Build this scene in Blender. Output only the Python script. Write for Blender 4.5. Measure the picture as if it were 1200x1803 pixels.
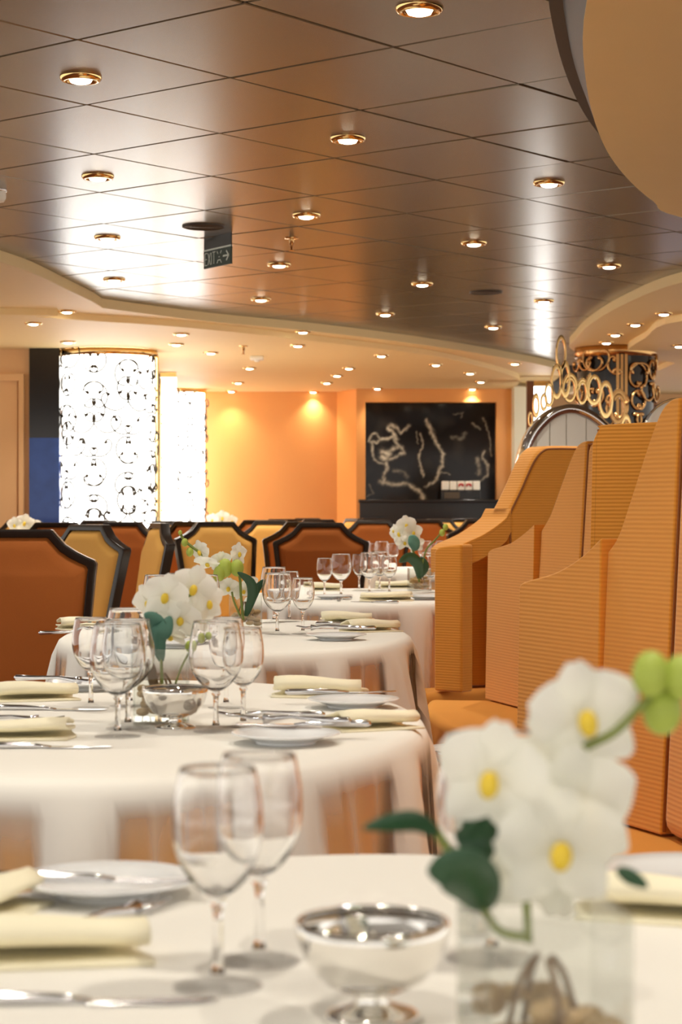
import bpy, bmesh, math, random
from mathutils import Vector, Matrix
R = math.radians; PI = math.pi
random.seed(7)
scn = bpy.context.scene
for o in list(bpy.data.objects): bpy.data.objects.remove(o)
COL = scn.collection

# ------------------------------------------------------------------ camera, world, exposure
F = 3506.0; HY = 901.5; CAMZ = 1.10
cd = bpy.data.cameras.new('camera'); cam = bpy.data.objects.new('camera', cd); COL.objects.link(cam)
cam.location = (0, 0, CAMZ); cam.rotation_euler = (R(90), 0, 0)
cd.lens = 70; cd.sensor_width = 36; cd.clip_start = .05
cd.dof.use_dof = True; cd.dof.focus_distance = 5.2; cd.dof.aperture_fstop = 9.0
scn.camera = cam
w = bpy.data.worlds.new('world'); scn.world = w; w.use_nodes = True
WORLD_COL = (1.0, .94, .86, 1); WORLD_STR = .66
w.node_tree.nodes['Background'].inputs[0].default_value = WORLD_COL
w.node_tree.nodes['Background'].inputs[1].default_value = WORLD_STR
scn.view_settings.view_transform = 'Standard'; scn.view_settings.look = 'None'
scn.view_settings.exposure = 1.12; scn.view_settings.gamma = 1; scn.view_settings.use_curve_mapping = False
LAMP_COL = (1.0, .92, .79); LAMP_W = 31.0

ZC = 2.357; ZS = 2.30; ZI = 2.26; ZT = .75; ZB = .45   # brown tiles, soffit band, inner soffit, table, bench seat
def P(px, py, d): return Vector(((px-600)/F*d, d, CAMZ+(HY-py)/F*d))
def PT(px, py, z):                       # pixel -> point on the horizontal plane z
    d = (CAMZ-z)*F/(py-HY); return Vector(((px-600)/F*d, d, z))

# ------------------------------------------------------------------ materials
def mat(name, col, rough=.5, metal=0., var=0., vs=8., bump=0., bs=60., spec=.5, emit=0., ecol=None, sheen=0., trans=0.):
    m = bpy.data.materials.new(name); m.use_nodes = True
    nt = m.node_tree; b = nt.nodes['Principled BSDF']
    b.inputs['Base Color'].default_value = (*col, 1); b.inputs['Roughness'].default_value = rough
    b.inputs['Metallic'].default_value = metal; b.inputs['Specular IOR Level'].default_value = spec
    if sheen: b.inputs['Sheen Weight'].default_value = sheen
    tc = nt.nodes.new('ShaderNodeTexCoord')
    if var:
        n = nt.nodes.new('ShaderNodeTexNoise'); n.inputs['Scale'].default_value = vs; n.inputs['Detail'].default_value = 4
        nt.links.new(tc.outputs['Object'], n.inputs['Vector'])
        r = nt.nodes.new('ShaderNodeMapRange'); r.inputs[3].default_value = 1-var; r.inputs[4].default_value = 1+var
        nt.links.new(n.outputs[0], r.inputs[0])
        h = nt.nodes.new('ShaderNodeHueSaturation'); h.inputs['Color'].default_value = (*col, 1)
        nt.links.new(r.outputs[0], h.inputs['Value']); nt.links.new(h.outputs[0], b.inputs['Base Color'])
    if bump:
        n = nt.nodes.new('ShaderNodeTexNoise'); n.inputs['Scale'].default_value = bs
        nt.links.new(tc.outputs['Object'], n.inputs['Vector'])
        bp = nt.nodes.new('ShaderNodeBump'); bp.inputs['Strength'].default_value = bump; bp.inputs['Distance'].default_value = .01
        nt.links.new(n.outputs[0], bp.inputs['Height']); nt.links.new(bp.outputs[0], b.inputs['Normal'])
    if emit:
        b.inputs['Emission Color'].default_value = (*(ecol or col), 1); b.inputs['Emission Strength'].default_value = emit
    return m
def ribbed(name, col, period=.0095):
    m = mat(name, col, .85, sheen=.3, spec=.2); nt = m.node_tree; b = nt.nodes['Principled BSDF']
    tc = nt.nodes.new('ShaderNodeTexCoord'); wv = nt.nodes.new('ShaderNodeTexWave')
    wv.bands_direction = 'Z'; wv.inputs['Scale'].default_value = 2*PI/(20*period); wv.inputs['Distortion'].default_value = .4
    wv.inputs['Detail'].default_value = 1
    nt.links.new(tc.outputs['Object'], wv.inputs['Vector'])
    bp = nt.nodes.new('ShaderNodeBump'); bp.inputs['Strength'].default_value = .24; bp.inputs['Distance'].default_value = .003
    nt.links.new(wv.outputs[1], bp.inputs['Height']); nt.links.new(bp.outputs[0], b.inputs['Normal'])
    mx = nt.nodes.new('ShaderNodeMix'); mx.data_type = 'RGBA'
    mx.inputs[6].default_value = (col[0]*.92, col[1]*.88, col[2]*.82, 1); mx.inputs[7].default_value = (*col, 1)
    nt.links.new(wv.outputs[1], mx.inputs[0]); nt.links.new(mx.outputs[2], b.inputs['Base Color'])
    return m
def thin_glass(name, base=.06, tint=(1, 1, 1), k=1.0):
    m = bpy.data.materials.new(name); m.use_nodes = True; nt = m.node_tree; nt.nodes.clear()
    out = nt.nodes.new('ShaderNodeOutputMaterial'); mix = nt.nodes.new('ShaderNodeMixShader')
    t = nt.nodes.new('ShaderNodeBsdfTransparent'); t.inputs[0].default_value = (*tint, 1)
    g = nt.nodes.new('ShaderNodeBsdfGlossy'); g.inputs['Roughness'].default_value = .02
    fr = nt.nodes.new('ShaderNodeLayerWeight'); fr.inputs['Blend'].default_value = .35
    pw = nt.nodes.new('ShaderNodeMath'); pw.operation = 'POWER'; pw.inputs[1].default_value = 2.2
    ma = nt.nodes.new('ShaderNodeMath'); ma.operation = 'MULTIPLY_ADD'; ma.inputs[1].default_value = .55*k; ma.inputs[2].default_value = base
    nt.links.new(fr.outputs['Facing'], pw.inputs[0]); nt.links.new(pw.outputs[0], ma.inputs[0])
    nt.links.new(ma.outputs[0], mix.inputs[0]); nt.links.new(t.outputs[0], mix.inputs[1]); nt.links.new(g.outputs[0], mix.inputs[2])
    nt.links.new(mix.outputs[0], out.inputs[0]); return m
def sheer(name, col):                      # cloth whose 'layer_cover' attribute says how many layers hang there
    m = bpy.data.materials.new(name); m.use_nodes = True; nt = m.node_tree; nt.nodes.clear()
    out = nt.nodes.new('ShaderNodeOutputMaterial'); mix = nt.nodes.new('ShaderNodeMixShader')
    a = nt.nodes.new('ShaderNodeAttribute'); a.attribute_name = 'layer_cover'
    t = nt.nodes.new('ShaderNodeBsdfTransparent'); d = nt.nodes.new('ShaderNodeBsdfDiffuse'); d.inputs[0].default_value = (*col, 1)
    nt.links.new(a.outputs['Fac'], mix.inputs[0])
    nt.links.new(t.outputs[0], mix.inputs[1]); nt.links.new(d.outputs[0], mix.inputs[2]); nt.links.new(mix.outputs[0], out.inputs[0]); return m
def attr_mat(name, attr, rough):
    m = mat(name, (.02, .02, .02), rough, spec=.25); nt = m.node_tree
    a = nt.nodes.new('ShaderNodeVertexColor'); a.layer_name = attr
    nt.links.new(a.outputs[0], nt.nodes['Principled BSDF'].inputs['Base Color']); return m

M = {}
M['tile'] = mat('ceiling_tile_bronze', (.16, .128, .082), .25, .0, var=.05, vs=3); M['tile'].node_tree.nodes['Principled BSDF'].inputs['IOR'].default_value = 2.1
M['groove'] = mat('ceiling_groove', (.008, .006, .005), .8)
M['cream'] = mat('cream_paint', (.94, .74, .38), .55, var=.02)
M['creamdisc'] = mat('ochre_paint', (.88, .65, .28), .5, var=.02)
M['band'] = mat('bronze_band', (.05, .035, .024), .55)
M['rim'] = mat('dark_rim', (.02, .014, .012), .35)
M['wall'] = mat('orange_veneer', (.80, .37, .105), .38, var=.05, vs=2)
M['wallpeach'] = mat('peach_veneer', (.80, .50, .24), .4, var=.04, vs=2)
M['pale'] = mat('pale_wall', (.75, .74, .58), .5)
M['brownwood'] = mat('brown_wood', (.16, .055, .02), .4)
M['gold'] = mat('polished_gold', (.95, .66, .28), .14, 1.)
M['bronze'] = mat('bronze_scroll', (.62, .36, .14), .25, 1.)
M['darkmetal'] = mat('dark_scroll', (.045, .036, .022), .6, .0)
M['chrome'] = mat('chrome', (.82, .82, .82), .08, 1.)
M['silver'] = mat('silver', (.86, .84, .80), .05, 1.)
M['steel'] = mat('cutlery_steel', (.72, .72, .74), .12, 1.)
M['lantern'] = mat('lit_lantern', (1, .97, .9), .5, emit=2.2, ecol=(1, .98, .92))
M['lens'] = mat('lamp_lens', (1, .95, .8), .5, emit=6., ecol=(1, .88, .66))
M['blackmarble'] = mat('black_stone', (.012, .010, .010), .12, var=.3)
M['blue'] = mat('blue_reflection_paint', (.02, .06, .26), .2, var=.55, vs=5)  # reflection in the black stone, put into the base colour
M['black'] = mat('black_gloss', (.01, .009, .009), .18)
M['white'] = mat('white_paint', (.92, .89, .79), .45)
M['red'] = mat('red_print', (.5, .02, .02), .5)
M['cloth'] = mat('white_tablecloth', (.86, .84, .78), .8, bump=.05, bs=30, spec=.2)
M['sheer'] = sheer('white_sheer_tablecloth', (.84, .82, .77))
M['sleeve'] = mat('tan_sleeve', (.82, .43, .12), .8, var=.06)
M['napkin'] = mat('cream_napkin', (.93, .87, .66), .8, bump=.05, bs=80, spec=.2)
M['plate'] = mat('white_china', (.86, .88, .90), .15)
M['glass'] = thin_glass('clear_glass', .13, (1, 1, 1), 1.7)
m_ = bpy.data.materials.new('crystal'); m_.use_nodes = True; b_ = m_.node_tree.nodes['Principled BSDF']
b_.inputs['Transmission Weight'].default_value = 1; b_.inputs['Roughness'].default_value = 0; b_.inputs['IOR'].default_value = 1.5; b_.inputs['Base Color'].default_value = (1, 1, 1, 1)
M['glass'] = m_
M['stemglass'] = thin_glass('stem_glass', .12, (.99, .99, .99), 1.2)
M['footglass'] = thin_glass('foot_glass', .02, (1, 1, 1), .4)
M['vase'] = thin_glass('vase_glass', .07, (.97, .98, .97))
M['bench'] = ribbed('orange_ribbed_fabric', (.80, .34, .045))
M['seatfab'] = mat('orange_seat_fabric', (.76, .34, .07), .85, var=.05, vs=6, bump=.06, bs=200, spec=.2)
M['piping'] = mat('brown_piping', (.30, .10, .02), .8)
M['chairfront'] = mat('gold_upholstery', (.80, .44, .11), .75, var=.04, bump=.05, bs=250, spec=.25)
M['chairback'] = mat('rust_upholstery', (.46, .135, .025), .7, var=.06, bump=.05, bs=250, spec=.25)
M['chairwood'] = mat('dark_lacquered_wood', (.018, .011, .008), .22)
M['petal'] = mat('white_petal', (.95, .95, .90), .6, sheen=.1)
M['lip'] = mat('yellow_lip', (.85, .62, .05), .6)
M['bud'] = mat('green_bud', (.42, .52, .08), .55)
M['stem'] = mat('green_stem', (.20, .25, .05), .6)
M['leaf'] = mat('dark_leaf', (.025, .085, .035), .35)
M['tealleaf'] = mat('teal_leaf', (.10, .26, .20), .4)
M['root'] = mat('brown_root', (.20, .12, .06), .8)
M['pebble'] = mat('amber_pebble', (.48, .32, .14), .5, var=.4, vs=40)
M['carpet'] = mat('carpet', (.16, .05, .02), .95, var=.4, vs=5, bump=.3, bs=150)
M['signgreen'] = mat('sign_green', (.008, .028, .014), .4)
M['signmount'] = mat('sign_smoked_mount', (.035, .028, .02), .3)
M['signwhite'] = mat('sign_white', (.78, .84, .74), .5)
M['grille'] = mat('speaker_grille', (.10, .075, .05), .6)
M['wintint'] = mat('window_blind', (.62, .68, .85), .5, emit=.5, ecol=(.62, .72, 1))
M['marblepanel'] = attr_mat('veined_black_marble', 'vein', .07)

# ------------------------------------------------------------------ mesh builders
class MB:
    def __init__(s): s.v = []; s.f = []; s.mi = []
    def add(s, vs, fs, mi=0):
        o = len(s.v); s.v += [tuple(x) for x in vs]; s.f += [tuple(i+o for i in f) for f in fs]; s.mi += [mi]*len(fs); return s
    def box(s, a, b, mi=0):
        x0, y0, z0 = a; x1, y1, z1 = b
        return s.add([(x0,y0,z0),(x1,y0,z0),(x1,y1,z0),(x0,y1,z0),(x0,y0,z1),(x1,y0,z1),(x1,y1,z1),(x0,y1,z1)],
                     [(0,3,2,1),(4,5,6,7),(0,1,5,4),(1,2,6,5),(2,3,7,6),(3,0,4,7)], mi)
    def tube(s, pts, r, n=6, caps=True, mi=0):
        pts = [Vector(p) for p in pts]; m = len(pts); rs = r if isinstance(r, (list, tuple)) else [r]*m
        vs = []; up = Vector((.13, .31, .94)).normalized(); prev = None
        for i, p in enumerate(pts):
            t = (pts[min(i+1, m-1)]-pts[max(i-1, 0)]).normalized()
            if prev is None:
                a = t.cross(up)
                if a.length < 1e-3: a = t.cross(Vector((1, 0, 0)))
            else: a = prev-t*prev.dot(t)
            a.normalize(); prev = a; b = t.cross(a)
            for k in range(n):
                an = 2*PI*k/n; vs.append(p+(a*math.cos(an)+b*math.sin(an))*rs[i])
        fs = [(i*n+k, i*n+(k+1) % n, (i+1)*n+(k+1) % n, (i+1)*n+k) for i in range(m-1) for k in range(n)]
        if caps: fs += [tuple(range(n-1, -1, -1)), tuple((m-1)*n+k for k in range(n))]
        return s.add(vs, fs, mi)
    def lathe(s, prof, n=32, c=(0, 0, 0), mi=0):
        vs = []; m = len(prof)
        for r, z in prof:
            for k in range(n):
                a = 2*PI*k/n; vs.append((c[0]+r*math.cos(a), c[1]+r*math.sin(a), c[2]+z))
        fs = [(i*n+k, i*n+(k+1) % n, (i+1)*n+(k+1) % n, (i+1)*n+k) for i in range(m-1) for k in range(n)]
        return s.add(vs, fs, mi)
    def prism(s, pts, z0, z1, pts2=None, mi=0):          # vertical prism over a plan polygon
        n = len(pts); q = pts2 or pts
        vs = [(p[0], p[1], z0) for p in pts]+[(p[0], p[1], z1) for p in q]
        return s.add(vs, [tuple(range(n-1, -1, -1)), tuple(range(n, 2*n))]+[(i, (i+1) % n, n+(i+1) % n, n+i) for i in range(n)], mi)
    def blob(s, c, r, n=8, m=6, mi=0):
        rx, ry, rz = r if isinstance(r, (tuple, list)) else (r, r, r); vs = []; 
        for i in range(m+1):
            ph = PI*(i/m)*.998+.003
            for k in range(n):
                a = 2*PI*k/n; vs.append((c[0]+rx*math.sin(ph)*math.cos(a), c[1]+ry*math.sin(ph)*math.sin(a), c[2]+rz*math.cos(ph)))
        return s.add(vs, [(i*n+k, (i+1)*n+k, (i+1)*n+(k+1) % n, i*n+(k+1) % n) for i in range(m) for k in range(n)], mi)
    def mesh(s, name, mats, smooth=False):
        me = bpy.data.meshes.new(name); me.from_pydata(s.v, [], s.f)
        for m in (mats if isinstance(mats, (list, tuple)) else [mats]): me.materials.append(m)
        me.polygons.foreach_set('material_index', s.mi)
        bm = bmesh.new(); bm.from_mesh(me); bmesh.ops.recalc_face_normals(bm, faces=bm.faces); bm.to_mesh(me); bm.free()
        if smooth:
            me.polygons.foreach_set('use_smooth', [True]*len(me.polygons))
        me.update(); return me
    def build(s, name, mats, parent=None, smooth=False, bevel=0, seg=2, **kw):
        me = s.mesh(name, mats, smooth); o = obj(name, me, parent, **kw)
        if bevel: bev(o, bevel, seg)
        return o
def obj(name, me, parent=None, loc=(0, 0, 0), rot=(0, 0, 0)):
    o = bpy.data.objects.new(name, me); COL.objects.link(o); o.location = loc; o.rotation_euler = rot
    if parent: o.parent = parent
    return o
def bev(o, wd, seg=2):
    b = o.modifiers.new('bevel', 'BEVEL'); b.width = wd; b.segments = seg; b.limit_method = 'ANGLE'; b.angle_limit = R(40)
    o.data.polygons.foreach_set('use_smooth', [True]*len(o.data.polygons))
    wn = o.modifiers.new('normals', 'WEIGHTED_NORMAL'); wn.keep_sharp = False
def tag(o, label=None, cat=None, group=None, kind=None):
    if label: o['label'] = label
    if cat: o['category'] = cat
    if group: o['group'] = group
    if kind: o['kind'] = kind
    return o
def thing(name, label, cat, loc=(0, 0, 0), rz=0, group=None):
    o = bpy.data.objects.new(name, None); COL.objects.link(o); o.location = loc; o.rotation_euler = (0, 0, rz)
    o.empty_display_size = .05; return tag(o, label, cat, group)
def copy_tree(o, parent=None):
    c = o.copy(); COL.objects.link(c); c.parent = parent
    for ch in list(KIDS.get(o.name, ())): copy_tree(ch, c)
    return c
KIDS = {}
def freeze(o):                                            # remember the children of a prototype
    ch = [x for x in bpy.data.objects if x.parent == o]; KIDS[o.name] = ch
    for x in ch: freeze(x)
    return o
class Proto:                                              # first use places the prototype itself, then copies
    def __init__(s, root): s.root = freeze(root); s.used = False
    def place(s, loc, rz, label, group):
        o = s.root if not s.used else copy_tree(s.root); s.used = True
        o.location = loc; o.rotation_euler = (0, 0, rz); o['label'] = label; o['group'] = group; return o
def catmull(pts, n=6, closed=False):
    pts = [Vector(p) for p in pts]; out = []; m = len(pts)
    for i in range(m if closed else m-1):
        g = (lambda j: pts[j % m]) if closed else (lambda j: pts[max(0, min(m-1, j))])
        p0, p1, p2, p3 = g(i-1), g(i), g(i+1), g(i+2)
        for k in range(n):
            t = k/n; out.append(.5*((2*p1)+(p2-p0)*t+(2*p0-5*p1+4*p2-p3)*t*t+(3*p1-p0-3*p2+p3)*t**3))
    if not closed: out.append(pts[-1])
    return out
def struct(name, mb, m, **kw): return tag(mb.build(name, m, **kw), kind='structure')

# ------------------------------------------------------------------ the setting
struct('floor', MB().box((-6, -3, -.05), (6, 22, 0)), M['carpet'])
ceil = struct('ceiling', MB().box((-6, -3, ZC+.022), (6, 22, ZC+.06)), M['groove'])
# square bronze tiles hung on the diagonal
T = .60; th = R(5.6); a0 = Vector((PT(405, 137, ZC).x, PT(405, 137, ZC).y))
dg = Vector((-math.sin(th), math.cos(th))); pp = Vector((dg.y, -dg.x))
e1 = (dg+pp)/math.sqrt(2); e2 = (dg-pp)/math.sqrt(2); ang = math.atan2(e1.y, e1.x)
hs = T/2-.0045; tb = MB().prism([(-hs+.003, -hs+.003), (hs-.003, -hs+.003), (hs-.003, hs-.003), (-hs+.003, hs-.003)], 0, .003, [(-hs, -hs), (hs, -hs), (hs, hs), (-hs, hs)]).box((-hs, -hs, .003), (hs, hs, .02)); tile_me = tb.mesh('ceiling_tile', M['tile'])
for i in range(-16, 30):
    for j in range(-16, 30):
        c = a0+e1*T*(i+.5)+e2*T*(j+.5)
        if not (-2.6 < c.x < 2.3 and 2.4 < c.y < 17.2): continue
        if c.y > 10.2+max(0, c.x+1.2)*1.55 + 2.2: continue
        if c.x < -1.9 and c.y > 9.2: continue
        if c.x > 1.2 and c.y < 6.0: continue
        o = obj('ceiling_tile', tile_me, ceil, (c.x, c.y, ZC), (R(random.uniform(-.16, .16)), R(random.uniform(-.16, .16)), ang))
near = MB()                                                # plain ceiling over the camera
near.box((-5.9, -2.9, ZC+.012), (5.9, 2.3, ZC+.02)); struct('ceiling_near', near, M['tile'])

def soffit(name, pts, z0, z1, m): return struct(name, MB().prism(pts, z0, z1), m)
def plane_pts(pix, z): return [tuple(PT(x, y, z).xy) for x, y in pix]
L1 = [(-5.9, 6.6), (-3.2, 7.1), (-2.3, 7.9), (-1.85, 8.7)]
lo = plane_pts([(0, 440), (60, 462), (120, 492), (160, 512), (180, 525)], ZC)
lo2 = plane_pts([(180, 525), (350, 548), (500, 563), (600, 574), (700, 587), (800, 602), (900, 620), (960, 632)], ZC)
edge = [tuple(p.xy) for p in catmull([(*p, 0) for p in L1+lo], 5)]+[tuple(p.xy) for p in catmull([(*p, 0) for p in lo2]+[(1.88, 17.0, 0), (1.95, 18, 0)], 5)][1:]
soffit('ceiling_soffit', edge+[(1.95, 21), (-5.9, 21)], ZS, ZC-.001, M['cream'])
gi = plane_pts([(0, 542), (60, 546), (185, 555), (300, 563), (450, 578), (600, 596), (750, 615), (833, 633), (900, 653), (914, 662)], ZS)
edge2 = [tuple(p.xy) for p in catmull([(-5.9, 11.2, 0)]+[(*p, 0) for p in gi]+[(1.62, 18.4, 0)], 5)]
soffit('ceiling_inner_soffit', edge2+[(1.62, 21), (-5.9, 21)], ZI, ZS+.002, M['cream'])
if 0: struct('trim_1', MB().prism(edge2+[(x*1.0, y+.03) for x, y in reversed(edge2)], ZI-.004, ZI+.012), M['wall'])
rp = plane_pts([(1200, 497), (1100, 535), (1040, 570), (1012, 597)], ZS)
edge3 = [tuple(p.xy) for p in catmull([(5.9, 7.6, 0), (3.2, 8.6, 0), (2.2, 9.5, 0)]+[(*p, 0) for p in rp]+[(1.68, 14.6, 0), (1.95, 15.5, 0), (2.3, 16.0, 0)], 5)]
soffit('ceiling_right_soffit', edge3+[(2.3, 21), (5.9, 21)], ZS, ZC-.001, M['cream'])
rp2 = plane_pts([(1200, 553), (1136, 584), (1107, 611)], ZS)
edge4 = [tuple(p.xy) for p in catmull([(5.9, 10.5, 0), (3.0, 11.2, 0)]+[(*p, 0) for p in rp2]+[(2.6, 15.5, 0)], 5)]
soffit('ceiling_right_inner_soffit', edge4+[(2.6, 21), (5.9, 21)], ZI, ZS+.002, M['cream'])
# dropped ochre disc with a dark conical rim
zd = 2.22
dp = plane_pts([(1033, 0), (1032, 150), (1060, 250), (1100, 310), (1150, 355), (1200, 383)], zd)
core = [(3.9, -1.2), (1.6, .6), (.75, 1.9), (.50, 3.2)]+dp+[(2.1, 8.45), (3.3, 8.9), (4.6, 8.2), (5.4, 6.0), (5.5, 3.0), (5.0, .4)]
core = [tuple(p.xy) for p in catmull([(*p, 0) for p in core], 5, True)]
cx, cy = 3.2, 3.9
def grow(k): 
    out = []
    for p in core:
        v = Vector((p[0]-cx, p[1]-cy)); out.append((cx+v.x*(1+k/v.length), cy+v.y*(1+k/v.length)))
    return out
soffit('ceiling_disc', core, zd, zd+.03, M['creamdisc'])
rimb = MB(); n = len(core); o1 = grow(.05); o2 = grow(.085)
rimb.add([(*p[:2], zd+.004) for p in core]+[(*p, ZC-.012) for p in o1], [(i, (i+1) % n, n+(i+1) % n, n+i) for i in range(n)])
struct('trim_2', rimb, M['rim'], smooth=True)
rb = MB(); rb.add([(*p, ZC-.012) for p in o1]+[(*p, ZC-.012) for p in o2]+[(*p, ZC-.001) for p in o2],
                  [(i, (i+1) % n, n+(i+1) % n, n+i) for i in range(n)]+[(n+i, n+(i+1) % n, 2*n+(i+1) % n, 2*n+i) for i in range(n)])
struct('trim_3', rb, M['band'])

# back walls
yb = 19.2; yn = 18.75
xA = (593-600)/F*yb; xB = (627-600)/F*yn; xC = (900-600)/F*yn
struct('wall_back', MB().box((-3.2, yb, 0), (xA, yb+.1, ZI)), M['wall'])
struct('wall_back_angle', MB().prism([(xA, yb), (xB, yn), (xB, yn+.1), (xA, yb+.1)], 0, ZI), M['wall'])
nx0, nx1 = (643-600)/F*yn, (874-600)/F*yn; nz1 = CAMZ+(HY-708)/F*yn; nz0 = .95
for nm_, a_, b_ in (('left', (xB, yn, 0), (nx0, yn+.30, ZI)), ('right', (nx1, yn, 0), (xC, yn+.30, ZI)), ('top', (nx0, yn, nz1), (nx1, yn+.30, ZI)), ('bottom', (nx0, yn, 0), (nx1, yn+.30, nz0))):
    struct('wall_niche_'+nm_, MB().box(a_, b_), M['wall'])
struct('wall_pale', MB().box((xC, yn-.3, 0), (xC+.17, yn+.3, ZI)), M['pale'])
struct('wall_back_right', MB().box((xC+.17, 19.6, 0), (5.9, 19.7, ZI)), M['wallpeach'])
ywl = 14.17
struct('wall_left', MB().box((-5.9, ywl, 0), (-2.215, ywl+.1, ZI)), M['wallpeach'])
dr = struct('door_1', MB().box((-3.3, ywl-.02, 0), (-2.30, ywl, 2.03)), M['wallpeach'])
for bx in [((-2.285, ywl-.05, 0), (-2.25, ywl, 2.08)), ((-3.31, ywl-.05, 2.03), (-2.285, ywl, 2.08)), ((-3.35, ywl-.05, 0), (-3.31, ywl, 2.08))]:
    MB().box(*bx).build('door_frame', M['wallpeach'], dr)
struct('wall_return', MB().box((-2.0, ywl+.3, 0), (-1.9, 19.2, ZI)), M['wallpeach'])
for px, nm in ((372, 'trim_4'), (598, 'trim_5')): pass
# window with blinds at the far right
wn = struct('window_1', MB().box((2.75, 19.55, .9), (4.6, 19.6, 2.1)), M['wintint'])
for k in range(20): MB().box((2.75, 19.50, .92+k*.058), (4.6, 19.54, .955+k*.058)).build('blind_slat', M['white'], wn)
for bx in [((2.70, 19.48, .85), (2.75, 19.6, 2.15)), ((4.6, 19.48, .85), (4.65, 19.6, 2.15)), ((2.7, 19.48, 2.1), (4.65, 19.6, 2.15))]:
    MB().box(*bx).build('window_frame', M['brownwood'], wn)

# veined marble panel in the niche
def seg_d(p, a, b):
    ax, ay = a; bx, by = b; dx, dy = bx-ax, by-ay; L = dx*dx+dy*dy
    t = max(0, min(1, ((p[0]-ax)*dx+(p[1]-ay)*dy)/L)) if L else 0
    return math.hypot(p[0]-ax-t*dx, p[1]-ay-t*dy)
from mathutils import noise as mnoise
VE = [([(150, 650), (165, 610), (190, 600), (205, 640), (185, 660), (160, 655)], 5, .75), ([(205, 640), (250, 635), (285, 625), (300, 640), (270, 590), (250, 580), (262, 562), (290, 570), (320, 600), (345, 580), (360, 560)], 8, .9),
      ([(165, 655), (165, 710), (180, 745), (205, 765), (235, 770)], 6, .7), ([(285, 640), (320, 680), (335, 715), (300, 730), (260, 745)], 7, .8), ([(300, 680), (270, 690), (240, 700)], 10, .7),
      ([(222, 700), (255, 715), (240, 740), (222, 735)], 14, .95), ([(240, 760), (243, 790), (228, 830), (230, 858)], 8, .85), ([(210, 860), (280, 880), (350, 872), (390, 895), (420, 915), (437, 955)], 10, .9),
      ([(402, 600), (404, 660)], 3, .5), ([(425, 610), (435, 660), (412, 735), (425, 790), (442, 832)], 5, .8), ([(455, 540), (480, 580), (505, 650), (545, 715), (535, 780), (522, 820)], 8, .95),
      ([(522, 820), (575, 826)], 3, .6), ([(520, 825), (500, 855), (450, 890)], 6, .85), ([(760, 700), (750, 740), (785, 770), (780, 830), (735, 862), (640, 868), (560, 872)], 6, .6),
      ([(600, 500), (650, 495), (640, 520)], 4, .3), ([(760, 530), (780, 570), (790, 640), (800, 720)], 4, .3), ([(700, 560), (740, 580)], 5, .3), ([(725, 745), (735, 790), (730, 820)], 9, .4),
      ([(150, 880), (175, 920), (140, 945)], 4, .3), ([(280, 800), (330, 810), (360, 840)], 8, .25), ([(590, 620), (640, 640), (660, 600)], 9, .18)]
gx, gz = 190, 150; mv = []; mf = []; cols = []
for j in range(gz+1):
    for i in range(gx+1):
        u, v = i/gx, j/gz
        x = nx0+(nx1-nx0)*u; z = nz0+(nz1-nz0)*v; mv.append((x, yn+.16, z))
        px = 600+x/yn*F; py = HY-(z-CAMZ)/yn*F; q = ((px-600)*3, (py-560)*3)
        nz = mnoise.noise_vector(Vector((q[0]*.018, q[1]*.018, 3)))*9+mnoise.noise_vector(Vector((q[0]*.06, q[1]*.06, 9)))*6
        qq = (q[0]+nz.x, q[1]+nz.y); c = 0
        for pl, wd, st in VE:
            dmin = min(seg_d(qq, pl[k], pl[k+1]) for k in range(len(pl)-1))
            if dmin < wd*2.6: c = max(c, st*math.exp(-(dmin/wd)**2)*(.65+.5*mnoise.noise(Vector((q[0]*.05, q[1]*.05, 1)))))
        c += max(0, mnoise.noise(Vector((q[0]*.012, q[1]*.012, 5)))-.1)*.03
        c = max(0, min(1, c)); cols += [.011+.75*c, .008+.68*c, .007+.52*c, 1]
for j in range(gz):
    for i in range(gx): a = j*(gx+1)+i; mf.append((a, a+1, a+gx+2, a+gx+1))
me = bpy.data.meshes.new('marble_panel'); me.from_pydata(mv, [], mf); me.materials.append(M['marblepanel'])
ca = me.color_attributes.new('vein', 'FLOAT_COLOR', 'POINT'); ca.data.foreach_set('color', cols)
tag(obj('marble_panel', me), 'black marble panel with white veins set in the orange back wall', 'wall panel')
lz = CAMZ+(HY-880)/F*18.6
t = thing('black_counter', 'black glossy counter running below the veined marble panel', 'counter', ((nx0+nx1)/2, 18.45, 0))
hw = (nx1-nx0)/2+.06
MB().box((-hw, -.25, 0), (hw, .28, lz-.03)).build('body', M['black'], t); MB().box((-hw-.01, -.27, lz-.03), (hw+.01, .28, lz)).build('worktop', M['black'], t, bevel=.006)
# machine and five small boxes on the counter
mc = PT  # alias unused
bz = CAMZ+(HY-863)/F*18.5; bx0 = (776-600)/F*18.5; bw = 13.6/F*18.5
t = thing('black_appliance', 'low black appliance on the counter in front of the veined marble', 'appliance', (bx0+2.5*bw, 18.45, lz))
MB().box((-2.5*bw, -.07, 0), (2.5*bw, .09, bz-lz-.002)).build('housing', M['black'], t, bevel=.006); MB().box((-2.2*bw, -.075, .01), (-.2*bw, -.07, bz-lz-.02)).build('front_plate', M['grille'], t)
nm = ['leftmost', 'second from left', 'third from left, red mark', 'fourth from left, red mark', 'rightmost']
for k in range(5):
    t = thing('white_box', 'small white box in the row before the marble panel, '+nm[k], 'box', (bx0+(k+.5)*bw, 18.45, bz), 0, 'white boxes on the black appliance')
    MB().box((-bw*.45, -.05, 0), (bw*.45, .05, .082)).build('body', M['white'], t, bevel=.006)
    if k in (2, 3):
        r_ = MB().tube([(-bw*.3, -.052, .035), (-bw*.15, -.052, .052), (bw*.15, -.052, .052), (bw*.3, -.052, .035)], .011, 5); r_.build('red_mark', M['red'], t)

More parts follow.
